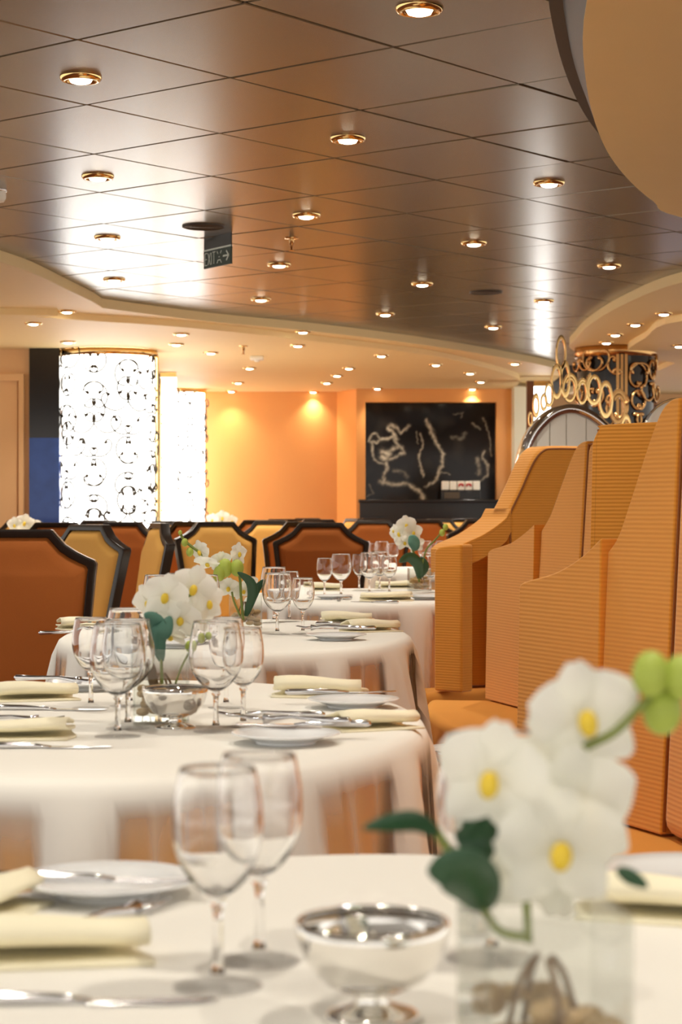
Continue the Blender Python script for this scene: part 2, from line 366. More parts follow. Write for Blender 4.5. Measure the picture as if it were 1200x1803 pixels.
# ------------------------------------------------------------------ scrolls, lantern columns
def scroll_pts(L, k0, a, n=44):
    pts = [(0., 0.)]; ths = 0.; ds = L/n
    half = []
    x = y = 0.; h = PI/2
    for i in range(n//2):
        s = (i+.5)/(n/2); h += k0*(1+a*s**4)*ds; x += math.cos(h)*ds; y += math.sin(h)*ds; half.append((x, y))
    return [(p[0], -p[1]) for p in reversed(half)]+[(0, 0)]+half
def scroll_mesh(name, L, k0, a, r, m, blob=0., n=44, sides=4):
    pts = scroll_pts(L, k0, a, n); mb = MB().tube([(x, 0, z) for x, z in pts], r, sides)
    if blob:
        for q in (pts[0], pts[-1]): mb.blob((q[0], 0, q[1]), (blob, blob*.6, blob*1.2), 6, 4)
    return mb.mesh(name, m, True)
def drum(t, rad, h, inner_m, sc, rows, cols, x0=0, arc=(0, 2*PI), scale=1, flipz=True):
    MB().lathe([(rad-.012, .0), (rad-.012, h)], 64).build('lit_shade' if inner_m is M['lantern'] else 'drum', inner_m, t, True)
    for rr in range(rows):
        for c in range(cols):
            a = arc[0]+(arc[1]-arc[0])*(c+.5)/cols; z = h*(rr+.5)/rows
            s = 1 if c % 2 else -1
            o = obj('scroll', sc[(rr+c//2) % len(sc)], t, (rad*math.cos(a), rad*math.sin(a), z), (0, 0, a+PI/2))
            off = .018*s; o.location.x += -math.sin(a)*off; o.location.y += math.cos(a)*off
            o.scale = (s*scale, 1, scale*(1 if rr % 2 else -1))
            o.rotation_euler = (0, [0, R(62), R(-35), R(100), R(25)][(rr*2+c//2*3) % 5]*s, a+PI/2)
sc1 = [scroll_mesh('scroll_a', .46, 9.0, 4.6, .0058, M['darkmetal'], .013), scroll_mesh('scroll_b', .34, 10, 8., .0058, M['darkmetal'], .013)]
cxl = (190-600)/F*14.3
lan = thing('lantern_column', 'large glowing white drum column wrapped in curled metal scrolls, left of picture', 'lantern', (cxl, 14.32, 0))
drum(lan, .345, ZI-.05, M['lantern'], sc1, 14, 18)
MB().lathe([(.34, ZI-.05), (.352, ZI-.05), (.352, ZI-.002), (.34, ZI-.002)], 64).build('top_band', M['gold'], lan, True)
MB().lathe([(.34, 0), (.36, 0), (.36, .15), (.34, .15)], 64).build('base_band', M['gold'], lan, True)
for a in (-PI*.99, -PI*.005):
    MB().tube([(.352*math.cos(a), .352*math.sin(a), .1), (.352*math.cos(a), .352*math.sin(a), ZI-.04)], .011, 6).build('side_strip', M['gold'], lan)
cx2 = (318-600)/F*18.75
lan2 = thing('lantern_column', 'smaller glowing white drum column beside the orange back wall', 'lantern', (cx2, 18.78, 0))
drum(lan2, .235, ZI-.04, M['lantern'], sc1, 12, 11, scale=.85)
MB().lathe([(.23, ZI-.04), (.242, ZI-.04), (.242, ZI-.002), (.23, ZI-.002)], 48).build('top_band', M['gold'], lan2, True)
MB().lathe([(.23, 0), (.25, 0), (.25, .15), (.23, .15)], 48).build('base_band', M['gold'], lan2, True)
pl = thing('lit_panel', 'narrow lit white panel in gold frame between the two lantern columns', 'light panel', ((296-600)/F*16.5, 16.5, 0))
hx = .066
MB().box((-hx, .01, .1), (hx, .03, ZI-.04)).build('lit_face', M['lantern'], pl)
MB().box((-hx-.05, -.02, 0), (-hx, .06, ZI-.01)).build('side_post', M['brownwood'], pl); MB().box((-hx, -.02, ZI-.045), (hx, .05, ZI-.005)).build('top_rail', M['gold'], pl)
MB().box((-hx, -.02, .1), (-hx+.012, .02, ZI-.05)).build('gold_edge', M['gold'], pl)
for k in range(11): 
    o = obj('scroll', sc1[k % 2], pl, (.0, -.005, .25+k*.18), (0, 0, 0)); o.scale = ((1 if k % 2 else -1)*.7, 1, .8)
# black stone pilaster, the blue reflection in its lower part painted on
t = thing('stone_pilaster', 'black stone wall strip with a painted deep blue reflection low down beside lantern column', 'wall panel', ((78-600)/F*14.1, 14.1, 0))
zm = CAMZ+(HY-771)/F*14.1; hx = .107
MB().box((-hx, 0, zm), (hx, .07, ZI)).build('stone_panel', M['blackmarble'], t); MB().box((-hx, 0, 0), (hx, .07, zm)).build('painted_reflection', M['blue'], t)
# black and bronze column on the right
sc2 = [scroll_mesh('scroll_c', .42, 9, 4.2, .010, M['bronze'], .017, 36, 5), scroll_mesh('scroll_d', .30, 11, 9., .010, M['bronze'], .017, 36, 5)]
cx3 = (1085-600)/F*14.5
col3 = thing('scroll_column', 'round black column with bronze scrollwork behind the arched station', 'column', (cx3, 14.55, 0))
drum(col3, .29, ZS-.06, M['black'], sc2, 10, 11, arc=(-PI*.98, .02), scale=.95)
MB().lathe([(.28, ZS-.075), (.298, ZS-.075), (.298, ZS-.002), (.28, ZS-.002)], 48).build('top_band', M['bronze'], col3, True)
MB().lathe([(.28, 0), (.31, 0), (.31, .12), (.28, .12)], 48).build('base_band', M['bronze'], col3, True)
for a, m, r_ in ((-1.62, M['bronze'], .022), (-1.56, M['black'], .02), (-1.50, M['bronze'], .022)):
    MB().box((.285, -r_, .1), (.303, r_, ZS-.07)).build('front_strip', m, col3, rot=(0, 0, a))
# lit panel behind the station
t = thing('lit_panel', 'lit white panel in brown frame behind the golden scroll ornament', 'light panel', ((951-600)/F*17.6, 17.6, 0))
MB().box((-.06, .01, .1), (.09, .03, ZI-.05)).build('lit_face', M['lantern'], t); MB().box((-.12, -.02, 0), (-.06, .06, ZI-.002)).build('side_post', M['brownwood'], t)
MB().box((-.06, -.02, ZI-.05), (.09, .05, ZI-.002)).build('top_rail', M['gold'], t)

# ------------------------------------------------------------------ arched service station
ds = 10.0
st = thing('service_station', 'arched cream panelled station with chrome edge behind the banquettes', 'service station', (0, ds, 0))
arch = [(912, 905), (913, 840), (917, 808), (926, 778), (940, 752), (958, 732), (978, 718), (1000, 712), (1022, 715), (1045, 726), (1066, 742), (1090, 766), (1115, 800), (1130, 850), (1132, 905)]
ap = [((x-600)/F*ds, CAMZ+(HY-y)/F*ds) for x, y in arch]
ap = [(p.x, p.y) for p in catmull([(x, z, 0) for x, z in ap], 4)]
ap[0] = (ap[0][0], 0); ap[-1] = (ap[-1][0], 0)
def slab(mb, outline, y0, y1):
    n = len(outline); vs = [(x, y0, z) for x, z in outline]+[(x, y1, z) for x, z in outline]
    return mb.add(vs, [tuple(range(n)), tuple(range(2*n-1, n-1, -1))]+[(i, (i+1) % n, n+(i+1) % n, n+i) for i in range(n)])
slab(MB(), ap, .0, .3).build('body', M['white'], st)
rim = MB(); n = len(ap); cxm = sum(p[0] for p in ap)/n
inn = [(cxm+(x-cxm)*.93, z-.045 if z > .5 else z) for x, z in ap]
vs = [(x, -.03, z) for x, z in ap]+[(x, -.03, z) for x, z in inn]+[(x*1.0, .32, z+.01) for x, z in ap]+[(x, .0, z) for x, z in inn]
rim.add(vs, [(i, i+1, n+i+1, n+i) for i in range(n-1)]+[(i, i+1, 2*n+i+1, 2*n+i) for i in range(n-1)]+[(n+i, n+i+1, 3*n+i+1, 3*n+i) for i in range(n-1)])
rim.build('chrome_edge', M['chrome'], st, True)
xs = [905, 943, 967, 996, 1031, 1062, 1095, 1135]
for k in range(len(xs)-1):                                 # upright panels below and above a joint
    xl, xr = (xs[k]-600)/F*ds+.002, (xs[k+1]-600)/F*ds-.002
    def top(x):
        b = [inn[i] for i in range(n) if inn[i][1] > .3]
        for i in range(len(b)-1):
            if b[i][0] <= x <= b[i+1][0]: return b[i][1]+(b[i+1][1]-b[i][1])*(x-b[i][0])/max(1e-6, b[i+1][0]-b[i][0])
        return None
    xl2, xr2 = max(xl, inn[1][0]+.002), min(xr, inn[-2][0]-.002)
    if xr2-xl2 < .02: continue
    N = 6; xx = [xl2+(xr2-xl2)*i/N for i in range(N+1)]; tz = [(top(x) or .9)-.004 for x in xx]; zj = CAMZ+(HY-800)/F*ds
    slab(MB(), [(xl2, .05), (xr2, .05), (xr2, min(zj, tz[-1])-.002), (xl2, min(zj, tz[0])-.002)], -.012, .0).build('panel', M['white'], st, bevel=.002)
    if min(tz) > zj: slab(MB(), [(xl2, zj+.002), (xr2, zj+.002)]+[(xx[i], tz[i]) for i in range(N, -1, -1)], -.012, .0).build('panel', M['white'], st, bevel=.002)
def ring(px, py, rx, ry, tw=5, spiral=0., dy=0., m='gold', th0=0., turn=1.):
    k = ds/F; N = 40; rows = []; mb = MB(); vs = []
    for i in range(N+1):
        f = i/N; a = th0+2*PI*turn*f; q = 1-spiral*f
        for ro in (1., max(.1, 1-tw/min(rx, ry)*.8)):
            x = (px-600)*k+rx*k*q*ro*math.cos(a); z = CAMZ+(HY-py)*k+ry*k*q*ro*math.sin(a)
            vs += [(x, dy-.022, z), (x, dy+.022, z)]
    fs = []
    for i in range(N):
        b = i*4; c = b+4
        fs += [(b, c, c+2, b+2), (b+1, b+3, c+3, c+1), (b, b+1, c+1, c), (b+2, c+2, c+3, b+3)]
    mb.add(vs, fs); return mb.build('scroll_ring', M[m], st, bevel=.002)
for a in [(987, 621, 9, 31, 3), (979, 672, 10, 32, 4), (994, 668, 9, 34, 4), (966, 695, 8, 22, 3), (957, 708, 6, 16, 3), (943, 714, 6, 22, 3), (933, 738, 4, 14, 2),
          (1003, 684, 15, 30, 5, .35, .02, 'gold', 0, 1.4), (1025, 690, 11, 26, 4, .3, .02, 'gold', 1, 1.3), (1047, 684, 16, 33, 6, .3, .05, 'gold', 2, 1.3), (1069, 702, 13, 34, 5, 0, .08), (1093, 716, 17, 36, 6, .35, .12, 'bronze', .5, 1.3), (1108, 760, 10, 34, 4, 0, .14)]:
    ring(*a)

# white round-topped panel behind the tallest bench back
t = thing('round_topped_panel', 'white round-topped panel peeking out behind the tallest banquette back', 'panel', ((1176-600)/F*6.4, 6.4, 0))
zt = CAMZ+(HY-703)/F*6.4; o_ = [(-.075, 0), (.16, 0)]+[(.0425+.1175*math.cos(a), zt-.12+.12*math.sin(a)) for a in [PI*i/14 for i in range(15)]]
slab(MB(), o_, 0, .06).build('face', M['white'], t, bevel=.012); MB().tube([(x, .03, z) for x, z in o_[2:]], .008, 6).build('edge', M['chrome'], t)

# ------------------------------------------------------------------ banquettes
def offs(p0, p1):
    u = Vector((p1[0]-p0[0], p1[1]-p0[1])); L = u.length; u /= L; return u, L
def bench_panel(parent, name, p0, p1, prof, thick=.13, lean=.05, zb=.455, side=-1, m=None, bv=.035, pipe=True, band=0):
    """p0->p1 is the seen face in plan; the slab thickens to the other side. prof = [(t, z)...] of the top edge."""
    u, L = offs(p0, p1); nrm = Vector((u.y, -u.x))*side
    top = [(a*L, z) for a, z in prof]; out = [(.0, zb), (L, zb)]+list(reversed(top))
    if band: out = [(s_, z_-band) for s_, z_ in top]+list(reversed(top))
    def w3(s, z, k): q = Vector(p0)+u*s+nrm*(k+lean*max(0, z-zb)); return (q.x, q.y, z)
    n = len(out); vs = [w3(s, z, 0) for s, z in out]+[w3(s, z, thick) for s, z in out]
    mb = MB().add(vs, [tuple(range(n)), tuple(range(2*n-1, n-1, -1))]+[(i, (i+1) % n, n+(i+1) % n, n+i) for i in range(n)])
    o = mb.build(name, m or M['bench'], parent, bevel=bv, seg=4)
    if pipe:
        MB().tube([w3(s, z-.012, .004) for s, z in ([] if band else [(0.012, zb+.02)])+[(min(max(s, .012), L-.012), z) for s, z in top]], .0042, 5).build('piping', M['piping'], o, True)
    return o
def smooth_prof(p, n=5): return [(q.x, q.y) for q in catmull([(a, z, 0) for a, z in p], n)]
def seat(parent, poly, z0=.30, z1=ZB, m=None): return MB().prism(poly, z0, z1).build('seat_cushion', m or M['seatfab'], parent, bevel=.03, seg=4)
def plinth(parent, poly): return MB().prism(poly, 0, .30).build('plinth', M['bench'], parent)

s2 = thing('banquette', 'nearest orange ribbed banquette whose tall back leaves the right edge', 'banquette')
Cp0, Cp1, Bp1, Ap1 = (.399, 4.56), (.54, 4.22), (.637, 3.975), (.735, 3.40)
bench_panel(s2, 'arm_panel', Cp0, Cp1, smooth_prof([(0, .925), (.06, .94), (.45, .965), (.75, 1.0), (1, 1.045)]), .15, .02)
bench_panel(s2, 'wing_panel', Cp1, Bp1, smooth_prof([(0, 1.015), (.16, 1.05), (.36, 1.14), (.56, 1.235), (.72, 1.30), (.86, 1.325), (1, 1.33)]), .15, .05)
bench_panel(s2, 'back_panel', Bp1, Ap1, [(0, 1.33), (1, 1.34)], .15, .05)
bench_panel(s2, 'back_panel', Ap1, (.76, 2.7), [(0, 1.34), (1, 1.34)], .15, .05)
seat(s2, [(.30, 2.75), (.90, 2.75), (.875, 3.42), (.775, 4.05), (.68, 4.28), (.53, 4.62), (.41, 4.57), (.30, 4.3), (.22, 3.95), (.26, 3.4)])
plinth(s2, [(.36, 2.8), (.80, 2.8), (.76, 3.42), (.66, 3.99), (.56, 4.2), (.42, 4.5), (.34, 4.2), (.30, 3.95), (.34, 3.4)])
s3 = thing('banquette', 'middle orange ribbed banquette beside the third table, its gold end panel rising behind', 'banquette')
Fp0, Fp1, Gp1, Ep1 = (.497, 6.88), (.615, 6.46), (.705, 6.12), (.80, 5.62)
bench_panel(s3, 'arm_panel', Fp0, Fp1, smooth_prof([(0, .955), (.08, .97), (.5, .995), (.8, 1.03), (1, 1.06)]), .12, .02)
bench_panel(s3, 'wing_panel', Fp1, Gp1, smooth_prof([(0, 1.04), (.2, 1.09), (.4, 1.17), (.62, 1.26), (.8, 1.31), (1, 1.32)]), .13, .06)
bench_panel(s3, 'back_panel', Gp1, Ep1, [(0, 1.32), (1, 1.325)], .13, .06)
bench_panel(s3, 'back_panel', Ep1, (.83, 5.02), [(0, 1.325), (1, 1.325)], .13, .06)
bench_panel(s3, 'end_panel', (.605, 4.93), (.98, 4.72), smooth_prof([(0, 1.27), (.04, 1.305), (.12, 1.318), (1, 1.325)]), .12, .055, side=-1, m=M['bench'])
seat(s3, [(.24, 5.07), (.60, 5.07), (.93, 5.10), (.92, 5.65), (.82, 6.17), (.725, 6.51), (.60, 6.92), (.50, 6.89), (.30, 6.92), (.27, 6.6), (.31, 6.2), (.34, 5.73), (.31, 5.3)])
plinth(s3, [(.26, 5.09), (.60, 5.09), (.80, 5.12), (.80, 5.62), (.705, 6.12), (.615, 6.46), (.50, 6.84), (.38, 6.9), (.36, 6.3), (.38, 5.7)])
s4 = thing('banquette', 'farthest orange banquette with rounded arm seen end-on beside the fourth table', 'banquette')
D1 = smooth_prof([(0, .965), (.05, .985), (.2, 1.02), (.34, 1.07), (.38, 1.10), (.47, 1.19), (.56, 1.29), (.63, 1.335), (.72, 1.345), (1, 1.345)])
bench_panel(s4, 'arm_roll', (.415, 7.12), (.95, 7.42), [q for q in D1 if q[0] < .40], .17, .02, band=.085, bv=.02)
bench_panel(s4, 'end_panel', (.415, 7.32), (.66, 7.455), smooth_prof([(0, .93), (.5, .97), (1, 1.03)]), .08, .0, pipe=False, bv=.015)
bench_panel(s4, 'wing_panel', (.415+.37*.535, 7.12+.37*.30), (.95, 7.42), [((a_-.37)/.63, z_) for a_, z_ in D1 if a_ >= .37], .13, .02)
bench_panel(s4, 'arm_cap', (.335, 7.19), (.43, 7.11), smooth_prof([(0, .955), (.2, .975), (1, .985)]), .07, .0, side=-1, m=M['bench'], pipe=False)
bench_panel(s4, 'back_panel', (.95, 7.5), (.80, 9.2), [(0, 1.335), (1, 1.335)], .13, .06, side=1)
seat(s4, [(.22, 7.12), (.33, 7.14), (.50, 7.3), (.90, 7.5), (.80, 9.1), (.74, 9.1), (.73, 8.3), (.62, 7.68), (.45, 7.42), (.22, 7.36)])
plinth(s4, [(.26, 7.18), (.50, 7.32), (.90, 7.5), (.80, 9.1), (.76, 9.1), (.75, 8.3), (.64, 7.68), (.47, 7.44), (.26, 7.34)])

# ------------------------------------------------------------------ tables and cloths
def make_table(name_label, cloth_label, cx, cy, a, b, seed, hem=.26):
    rnd = random.Random(seed)
    t = thing('dining_table', name_label, 'table', (cx, cy, 0), 0, 'oval dining tables')
    N = 56; el = lambda k: [((a-k)*math.cos(2*PI*i/N), (b-k)*math.sin(2*PI*i/N)) for i in range(N)]
    MB().prism(el(.012), ZT-.035, ZT-.004).build('tabletop', M['brownwood'], t)
    MB().lathe([(.05, .03), (.045, .4), (.06, ZT-.035)], 20).build('pedestal', M['black'], t, True)
    MB().lathe([(.0, 0), (.30, 0), (.30, .015), (.08, .035), (.0, .036)], 32).build('base', M['black'], t, True)
    c = thing('tablecloth', cloth_label, 'tablecloth', (cx, cy, 0), 0, 'white tablecloths')
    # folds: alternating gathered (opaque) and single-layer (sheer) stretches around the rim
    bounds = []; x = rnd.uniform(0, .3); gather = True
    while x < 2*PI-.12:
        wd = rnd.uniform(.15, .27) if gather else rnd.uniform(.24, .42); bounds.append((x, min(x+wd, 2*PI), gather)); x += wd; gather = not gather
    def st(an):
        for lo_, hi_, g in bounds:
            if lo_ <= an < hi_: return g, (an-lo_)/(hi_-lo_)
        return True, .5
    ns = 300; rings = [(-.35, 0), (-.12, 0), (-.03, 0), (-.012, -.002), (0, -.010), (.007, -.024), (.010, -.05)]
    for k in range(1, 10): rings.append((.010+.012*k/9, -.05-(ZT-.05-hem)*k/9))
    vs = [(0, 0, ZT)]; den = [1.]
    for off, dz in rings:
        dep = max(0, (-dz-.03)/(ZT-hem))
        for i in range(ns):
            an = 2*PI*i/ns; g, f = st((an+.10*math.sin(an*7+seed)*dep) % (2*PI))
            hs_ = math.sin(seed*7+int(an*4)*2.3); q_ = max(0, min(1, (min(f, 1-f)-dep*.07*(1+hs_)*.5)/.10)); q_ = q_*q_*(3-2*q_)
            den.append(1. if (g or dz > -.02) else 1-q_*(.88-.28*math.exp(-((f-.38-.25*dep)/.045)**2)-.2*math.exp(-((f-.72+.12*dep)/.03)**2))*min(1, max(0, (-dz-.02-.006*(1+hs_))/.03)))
            bump = 0
            if dep > 0:
                bump = (math.sin(PI*f)**.7*.045 if g else -.012*math.sin(PI*f))*dep**.55
                if g: bump += .012*math.sin(f*3*2*PI)*dep
                bump += .025*dep
            e = .014*math.sin(3*an+seed)*dep
            rx, ry = a+off+bump, b+off+bump
            z = ZT+dz + (0.02*math.sin(an*5+seed)*dep if dep > .8 else 0)
            vs.append((rx*math.cos(an+e*.6), ry*math.sin(an+e*.6), z))
    fs = [(0, 1+i, 1+(i+1) % ns) for i in range(ns)]; mi = [0]*ns
    for r_ in range(len(rings)-1):
        for i in range(ns):
            fs.append((1+r_*ns+i, 1+(r_+1)*ns+i, 1+(r_+1)*ns+(i+1) % ns, 1+r_*ns+(i+1) % ns))
            mi.append(0)
    mb = MB(); mb.v = vs; mb.f = fs; mb.mi = mi
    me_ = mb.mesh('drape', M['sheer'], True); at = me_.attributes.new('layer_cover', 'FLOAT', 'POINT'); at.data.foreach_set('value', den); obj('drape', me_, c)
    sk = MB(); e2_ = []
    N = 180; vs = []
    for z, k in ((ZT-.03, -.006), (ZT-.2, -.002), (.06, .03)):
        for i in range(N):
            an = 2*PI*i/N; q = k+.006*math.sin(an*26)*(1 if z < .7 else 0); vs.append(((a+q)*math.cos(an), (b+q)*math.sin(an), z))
    sk.add(vs, [(r_*N+i, r_*N+(i+1) % N, (r_+1)*N+(i+1) % N, (r_+1)*N+i) for r_ in range(2) for i in range(N)]); sk.build('inner_sleeve', M['sleeve'], c, True)  # added inner sleeve that supplies the tan seen through the drape
    return c
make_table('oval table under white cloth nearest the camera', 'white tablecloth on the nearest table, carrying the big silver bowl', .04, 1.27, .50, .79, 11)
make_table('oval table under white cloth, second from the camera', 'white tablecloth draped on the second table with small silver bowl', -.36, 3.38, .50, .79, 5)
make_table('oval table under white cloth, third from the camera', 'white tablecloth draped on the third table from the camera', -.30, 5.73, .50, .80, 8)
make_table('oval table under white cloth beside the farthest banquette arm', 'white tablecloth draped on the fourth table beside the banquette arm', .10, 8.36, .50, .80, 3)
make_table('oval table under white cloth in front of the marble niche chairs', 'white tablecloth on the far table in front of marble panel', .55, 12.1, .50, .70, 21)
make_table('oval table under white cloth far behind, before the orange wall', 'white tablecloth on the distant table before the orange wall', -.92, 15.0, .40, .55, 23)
make_table('oval table under white cloth far left by the door', 'white tablecloth on the distant table by the painted blue reflection', -2.12, 12.3, .40, .50, 29)

# ------------------------------------------------------------------ tableware prototypes
def glass_proto(name, prof, foot, stem):
    t = thing(name, name, 'glass')
    rr, rz_ = max(prof, key=lambda q: q[1])[0], max(q[1] for q in prof)
    MB().lathe([(rr-.0006+.0010*math.cos(a), rz_+.0010*math.sin(a)) for a in [2*PI*i/6 for i in range(7)]], 36).build('rim', M['stemglass'], t, True)
    MB().lathe(prof, 36).build('bowl', M['glass'], t, True); MB().lathe([(0, stem[0][1])]+stem+[(0, stem[-1][1])], 14).build('stem', M['glass'], t, True)
    MB().lathe(foot, 32).build('foot', M['footglass'], t, True); return Proto(t)
def bowlprof(z0, pts):
    pts = pts[:8]; th = [.0, .0022, .0016, .0013, .0013, .0012, .0011, .0010]
    inn_ = [(max(0., r-t_), z+(t_*1.2 if i < 3 else 0)) for i, ((r, z), t_) in enumerate(zip(pts, th))][1:]
    pts = [(0., pts[0][1])]+pts+list(reversed(inn_))+[(0., inn_[0][1]-.001)]
    return [(r, z) for r, z in [(q.x, q.y) for q in catmull([(r, z, 0) for r, z in pts], 4)]]
goblet = glass_proto('water_goblet', bowlprof(0, [(.004, .064), (.014, .068), (.028, .080), (.039, .098), (.0435, .118), (.0425, .140), (.0395, .158), (.0365, .174), (.0355, .174), (.0385, .158)]),
                     [(.0, .0), (.036, 0), (.0365, .0015), (.030, .003), (.016, .0055), (.006, .010)], [(.006, .010), (.0042, .02), (.004, .045), (.0046, .056), (.0075, .060), (.005, .065), (.004, .068)])
wine = glass_proto('wine_glass', bowlprof(0, [(.004, .066), (.012, .070), (.022, .080), (.030, .096), (.0335, .114), (.033, .134), (.0305, .150), (.0285, .160), (.0275, .160), (.0298, .150)]),
                   [(.0, .0), (.033, 0), (.0335, .0015), (.027, .003), (.014, .0055), (.0055, .010)], [(.0055, .010), (.0038, .02), (.0036, .048), (.0042, .058), (.007, .062), (.0045, .067), (.004, .07)])
t = thing('bread_plate', 'p', 'plate')
MB().lathe([(0, .004), (.045, .004), (.05, .0055), (.062, .011), (.082, .0155), (.0825, .017), (.081, .0178), (.062, .0135), (.048, .0075), (0, .0065)], 56).build('dish', M['plate'], t, True)
MB().lathe([(.034, 0), (.046, 0), (.047, .005), (.034, .005)], 40).build('foot_ring', M['plate'], t, True)
plate = Proto(t)
t = thing('table_knife', 'k', 'knife')
bl = [(0, -.008), (.06, -.010), (.085, -.006), (.095, .002), (.09, .006), (0, .006)]
MB().prism(bl, .001, .0028).build('blade', M['steel'], t, bevel=.0006)
MB().tube([(-.115, 0, .005), (-.11, 0, .005), (-.06, 0, .005), (-.02, 0, .0042), (.004, 0, .002)], [.003, .006, .0052, .004, .0025], 8).build('handle', M['steel'], t, True)
knife = Proto(t)
t = thing('dinner_fork', 'f', 'fork')
MB().tube([(-.10, 0, .005), (-.095, 0, .005), (-.05, 0, .006), (0, 0, .008), (.03, 0, .004), (.045, 0, .003)], [.003, .0065, .0045, .0032, .005, .009], 8).build('handle', M['steel'], t, True)
for k in range(4): MB().tube([(.045, (k-1.5)*.0058, .004), (.065, (k-1.5)*.006, .003), (.088, (k-1.5)*.006, .007)], [.0022, .002, .0012], 5).build('tine', M['steel'], t, True)
fork = Proto(t)
def napkin_mesh(name, L, W, curl, seed):                   # folded cloth: looped layers extruded along its length
    rnd = random.Random(seed); h = .0042
    path = [(-W/2, .003), (0, .003), (W/2-.012, .003), (W/2, .011), (W/2-.014, .019), (0, .020), (-W/2+.022, .020), (-W/2+.008, .028+curl*.5), (-W/2+.024, .036+curl), (-W*.1, .034+curl*.6), (W*.28, .028)]
    path = [(q.x, q.y) for q in catmull([(y, z, 0) for y, z in path], 4)]
    vs = []; fs = []; m = len(path); S = 7
    for i in range(S):
        f = i/(S-1); x = (f-.5)*L
        for k, (y, z) in enumerate(path):
            g = k/(m-1); q = 1-.55*g*(1 if curl > .004 else .25)*abs(f-.5)*1.2*(1 if f > .5 else .3)
            vs.append((x*(1-.05*g)+.006*math.sin(y*60+seed), y*q, z*.72*(1+.10*math.sin(f*5+g*3+seed)))); 
    for i in range(S-1):
        for k in range(m-1): fs.append((i*m+k, i*m+k+1, (i+1)*m+k+1, (i+1)*m+k))
    return MB().add(vs, fs).mesh(name, M['napkin'], True)
def napkin(me, loc, rz, label, s=1.):
    t = thing('folded_napkin', label, 'napkin', loc, rz, 'cream folded napkins')
    o = obj('folded_cloth', me, t); so = o.modifiers.new('thick', 'SOLIDIFY'); so.thickness = .0035; so.offset = 0; o.scale = (s, s, s)
    e = [v.co for v in me.vertices if v.co.x > 0]; 
    return t
napA = napkin_mesh('napkin_a', .17, .085, .003, 1); napB = napkin_mesh('napkin_b', .165, .095, .012, 4)
t = thing('silver_bowl', 'b', 'bowl')
MB().lathe([(.010, .018), (.020, .019), (.036, .027), (.047, .041), (.0525, .058), (.0535, .066), (.0520, .0665), (.0508, .058), (.0455, .042), (.035, .0295), (.018, .0215), (0, .021)], 56).build('cup', M['silver'], t, True)
MB().lathe([(.011, .020), (.0095, .015), (.012, .010)], 32).build('neck', M['silver'], t, True)
MB().lathe([(.012, .011), (.020, .008), (.029, .0055), (.033, .003), (.033, 0), (0, 0)], 48).build('foot', M['silver'], t, True)
rimm = MB(); rimm.lathe([(.0515+.0022*math.cos(a), .0660+.0022*math.sin(a)) for a in [2*PI*i/8 for i in range(9)]], 56).build('rim', M['silver'], t, True)
bowl = Proto(t)

def on(px, py, z=ZT): return PT(px, py, z)
def lift(v, h): return (v.x, v.y, v.z+h)
GG = 'stemware on the tables'; GK = 'cutlery on the tables'; GP = 'white bread plates'
# ---- table 1 (nearest)
wine.place(on(383, 1737), 0, 'wine glass on nearest table, front one of the pair left of the silver bowl', GG)
wine.place(on(456, 1692), 0, 'wine glass on nearest table, rear one of the pair left of the silver bowl', GG)
goblet.place((.118, 1.56, ZT), 0, 'large goblet standing behind the foreground white orchid', GG)
wine.place((.215, 1.03, ZT), 0, 'wine glass at bottom right corner in front of the foreground orchid vase', GG)
bowl.place(on(655, 1792), 0, 'big polished silver footed bowl at bottom centre of nearest table', 'silver footed bowls')
plate.place(on(190, 1577), 0, 'blurred white bread plate on nearest table, left, with knife across it', GP)
knife.place(lift(on(195, 1586), .017), R(2), 'knife resting across the plate on the nearest table', GK)
knife.place(on(150, 1768), R(3), 'knife lying at the bottom left corner of nearest table', GK)
fork.place(lift(on(185, 1630), .003), R(62), 'fork tucked behind the foreground napkin at left', GK)
napkin(napB, on(70, 1685), R(8), 'large blurred cream napkin in the bottom left corner', 1.0)
napkin(napA, on(-60, 1618), R(70), 'napkin edge cut by the left border on nearest table')
napkin(napB, on(1185, 1612), R(-18), 'cream napkin at right edge of nearest table beside orchid')
plate.place(on(1210, 1560), 0, 'white bread plate cut by right edge of nearest table', GP)
# ---- table 2
goblet.place(on(207, 1297), 0, 'goblet nearest the front in left cluster on the second table', GG)
goblet.place(on(225, 1282), 0, 'goblet just behind the front goblet, left cluster on second table', GG)
goblet.place(on(228, 1243), 0, 'rear goblet of left cluster on second table', GG)
wine.place(on(160, 1247), 0, 'smaller wine glass, leftmost of the left cluster on second table', GG)
goblet.place(on(380, 1288), 0, 'goblet right of the small silver bowl on second table', GG)
wine.place(on(428, 1280), 0, 'wine glass at right end of the right cluster on second table', GG)
wine.place(on(398, 1246), 0, 'wine glass behind the right pair on the second table', GG)
bowl.place(on(308, 1283), 0, 'small silver footed bowl on the second table before the orchid vase', 'silver footed bowls')
plate.place(on(503, 1309), 0, 'white plate with crossed knife and fork at front of second table', GP)
knife.place(lift(on(522, 1300), .019), R(176), 'knife laid across the front plate of second table', GK)
fork.place(lift(on(512, 1298), .024), R(158), 'fork laid across the front plate of second table', GK)
plate.place(on(622, 1246), 0, 'white plate beside pointed napkin at right end of second table', GP)
knife.place(lift(on(610, 1238), .018), R(14), 'knife resting on the right end plate of second table', GK)
plate.place(on(158, 1214), 0, 'white plate at the far left of the second table below orange chair', GP)
fork.place(lift(on(105, 1216), .018), R(-20), 'fork on the far left plate of second table', GK)
napkin(napB, on(652, 1283), R(24), 'folded napkin at the right rim of second table', .88)
napkin(napB, on(560, 1226), R(-12), 'pointed napkin spread behind plates on second table', 1.05)
napkin(napB, on(58, 1232), R(15), 'folded napkin at the left edge of second table, rear one', .95)
napkin(napA, on(25, 1300), R(5), 'folded napkin at left edge of second table, front one', 1.05)
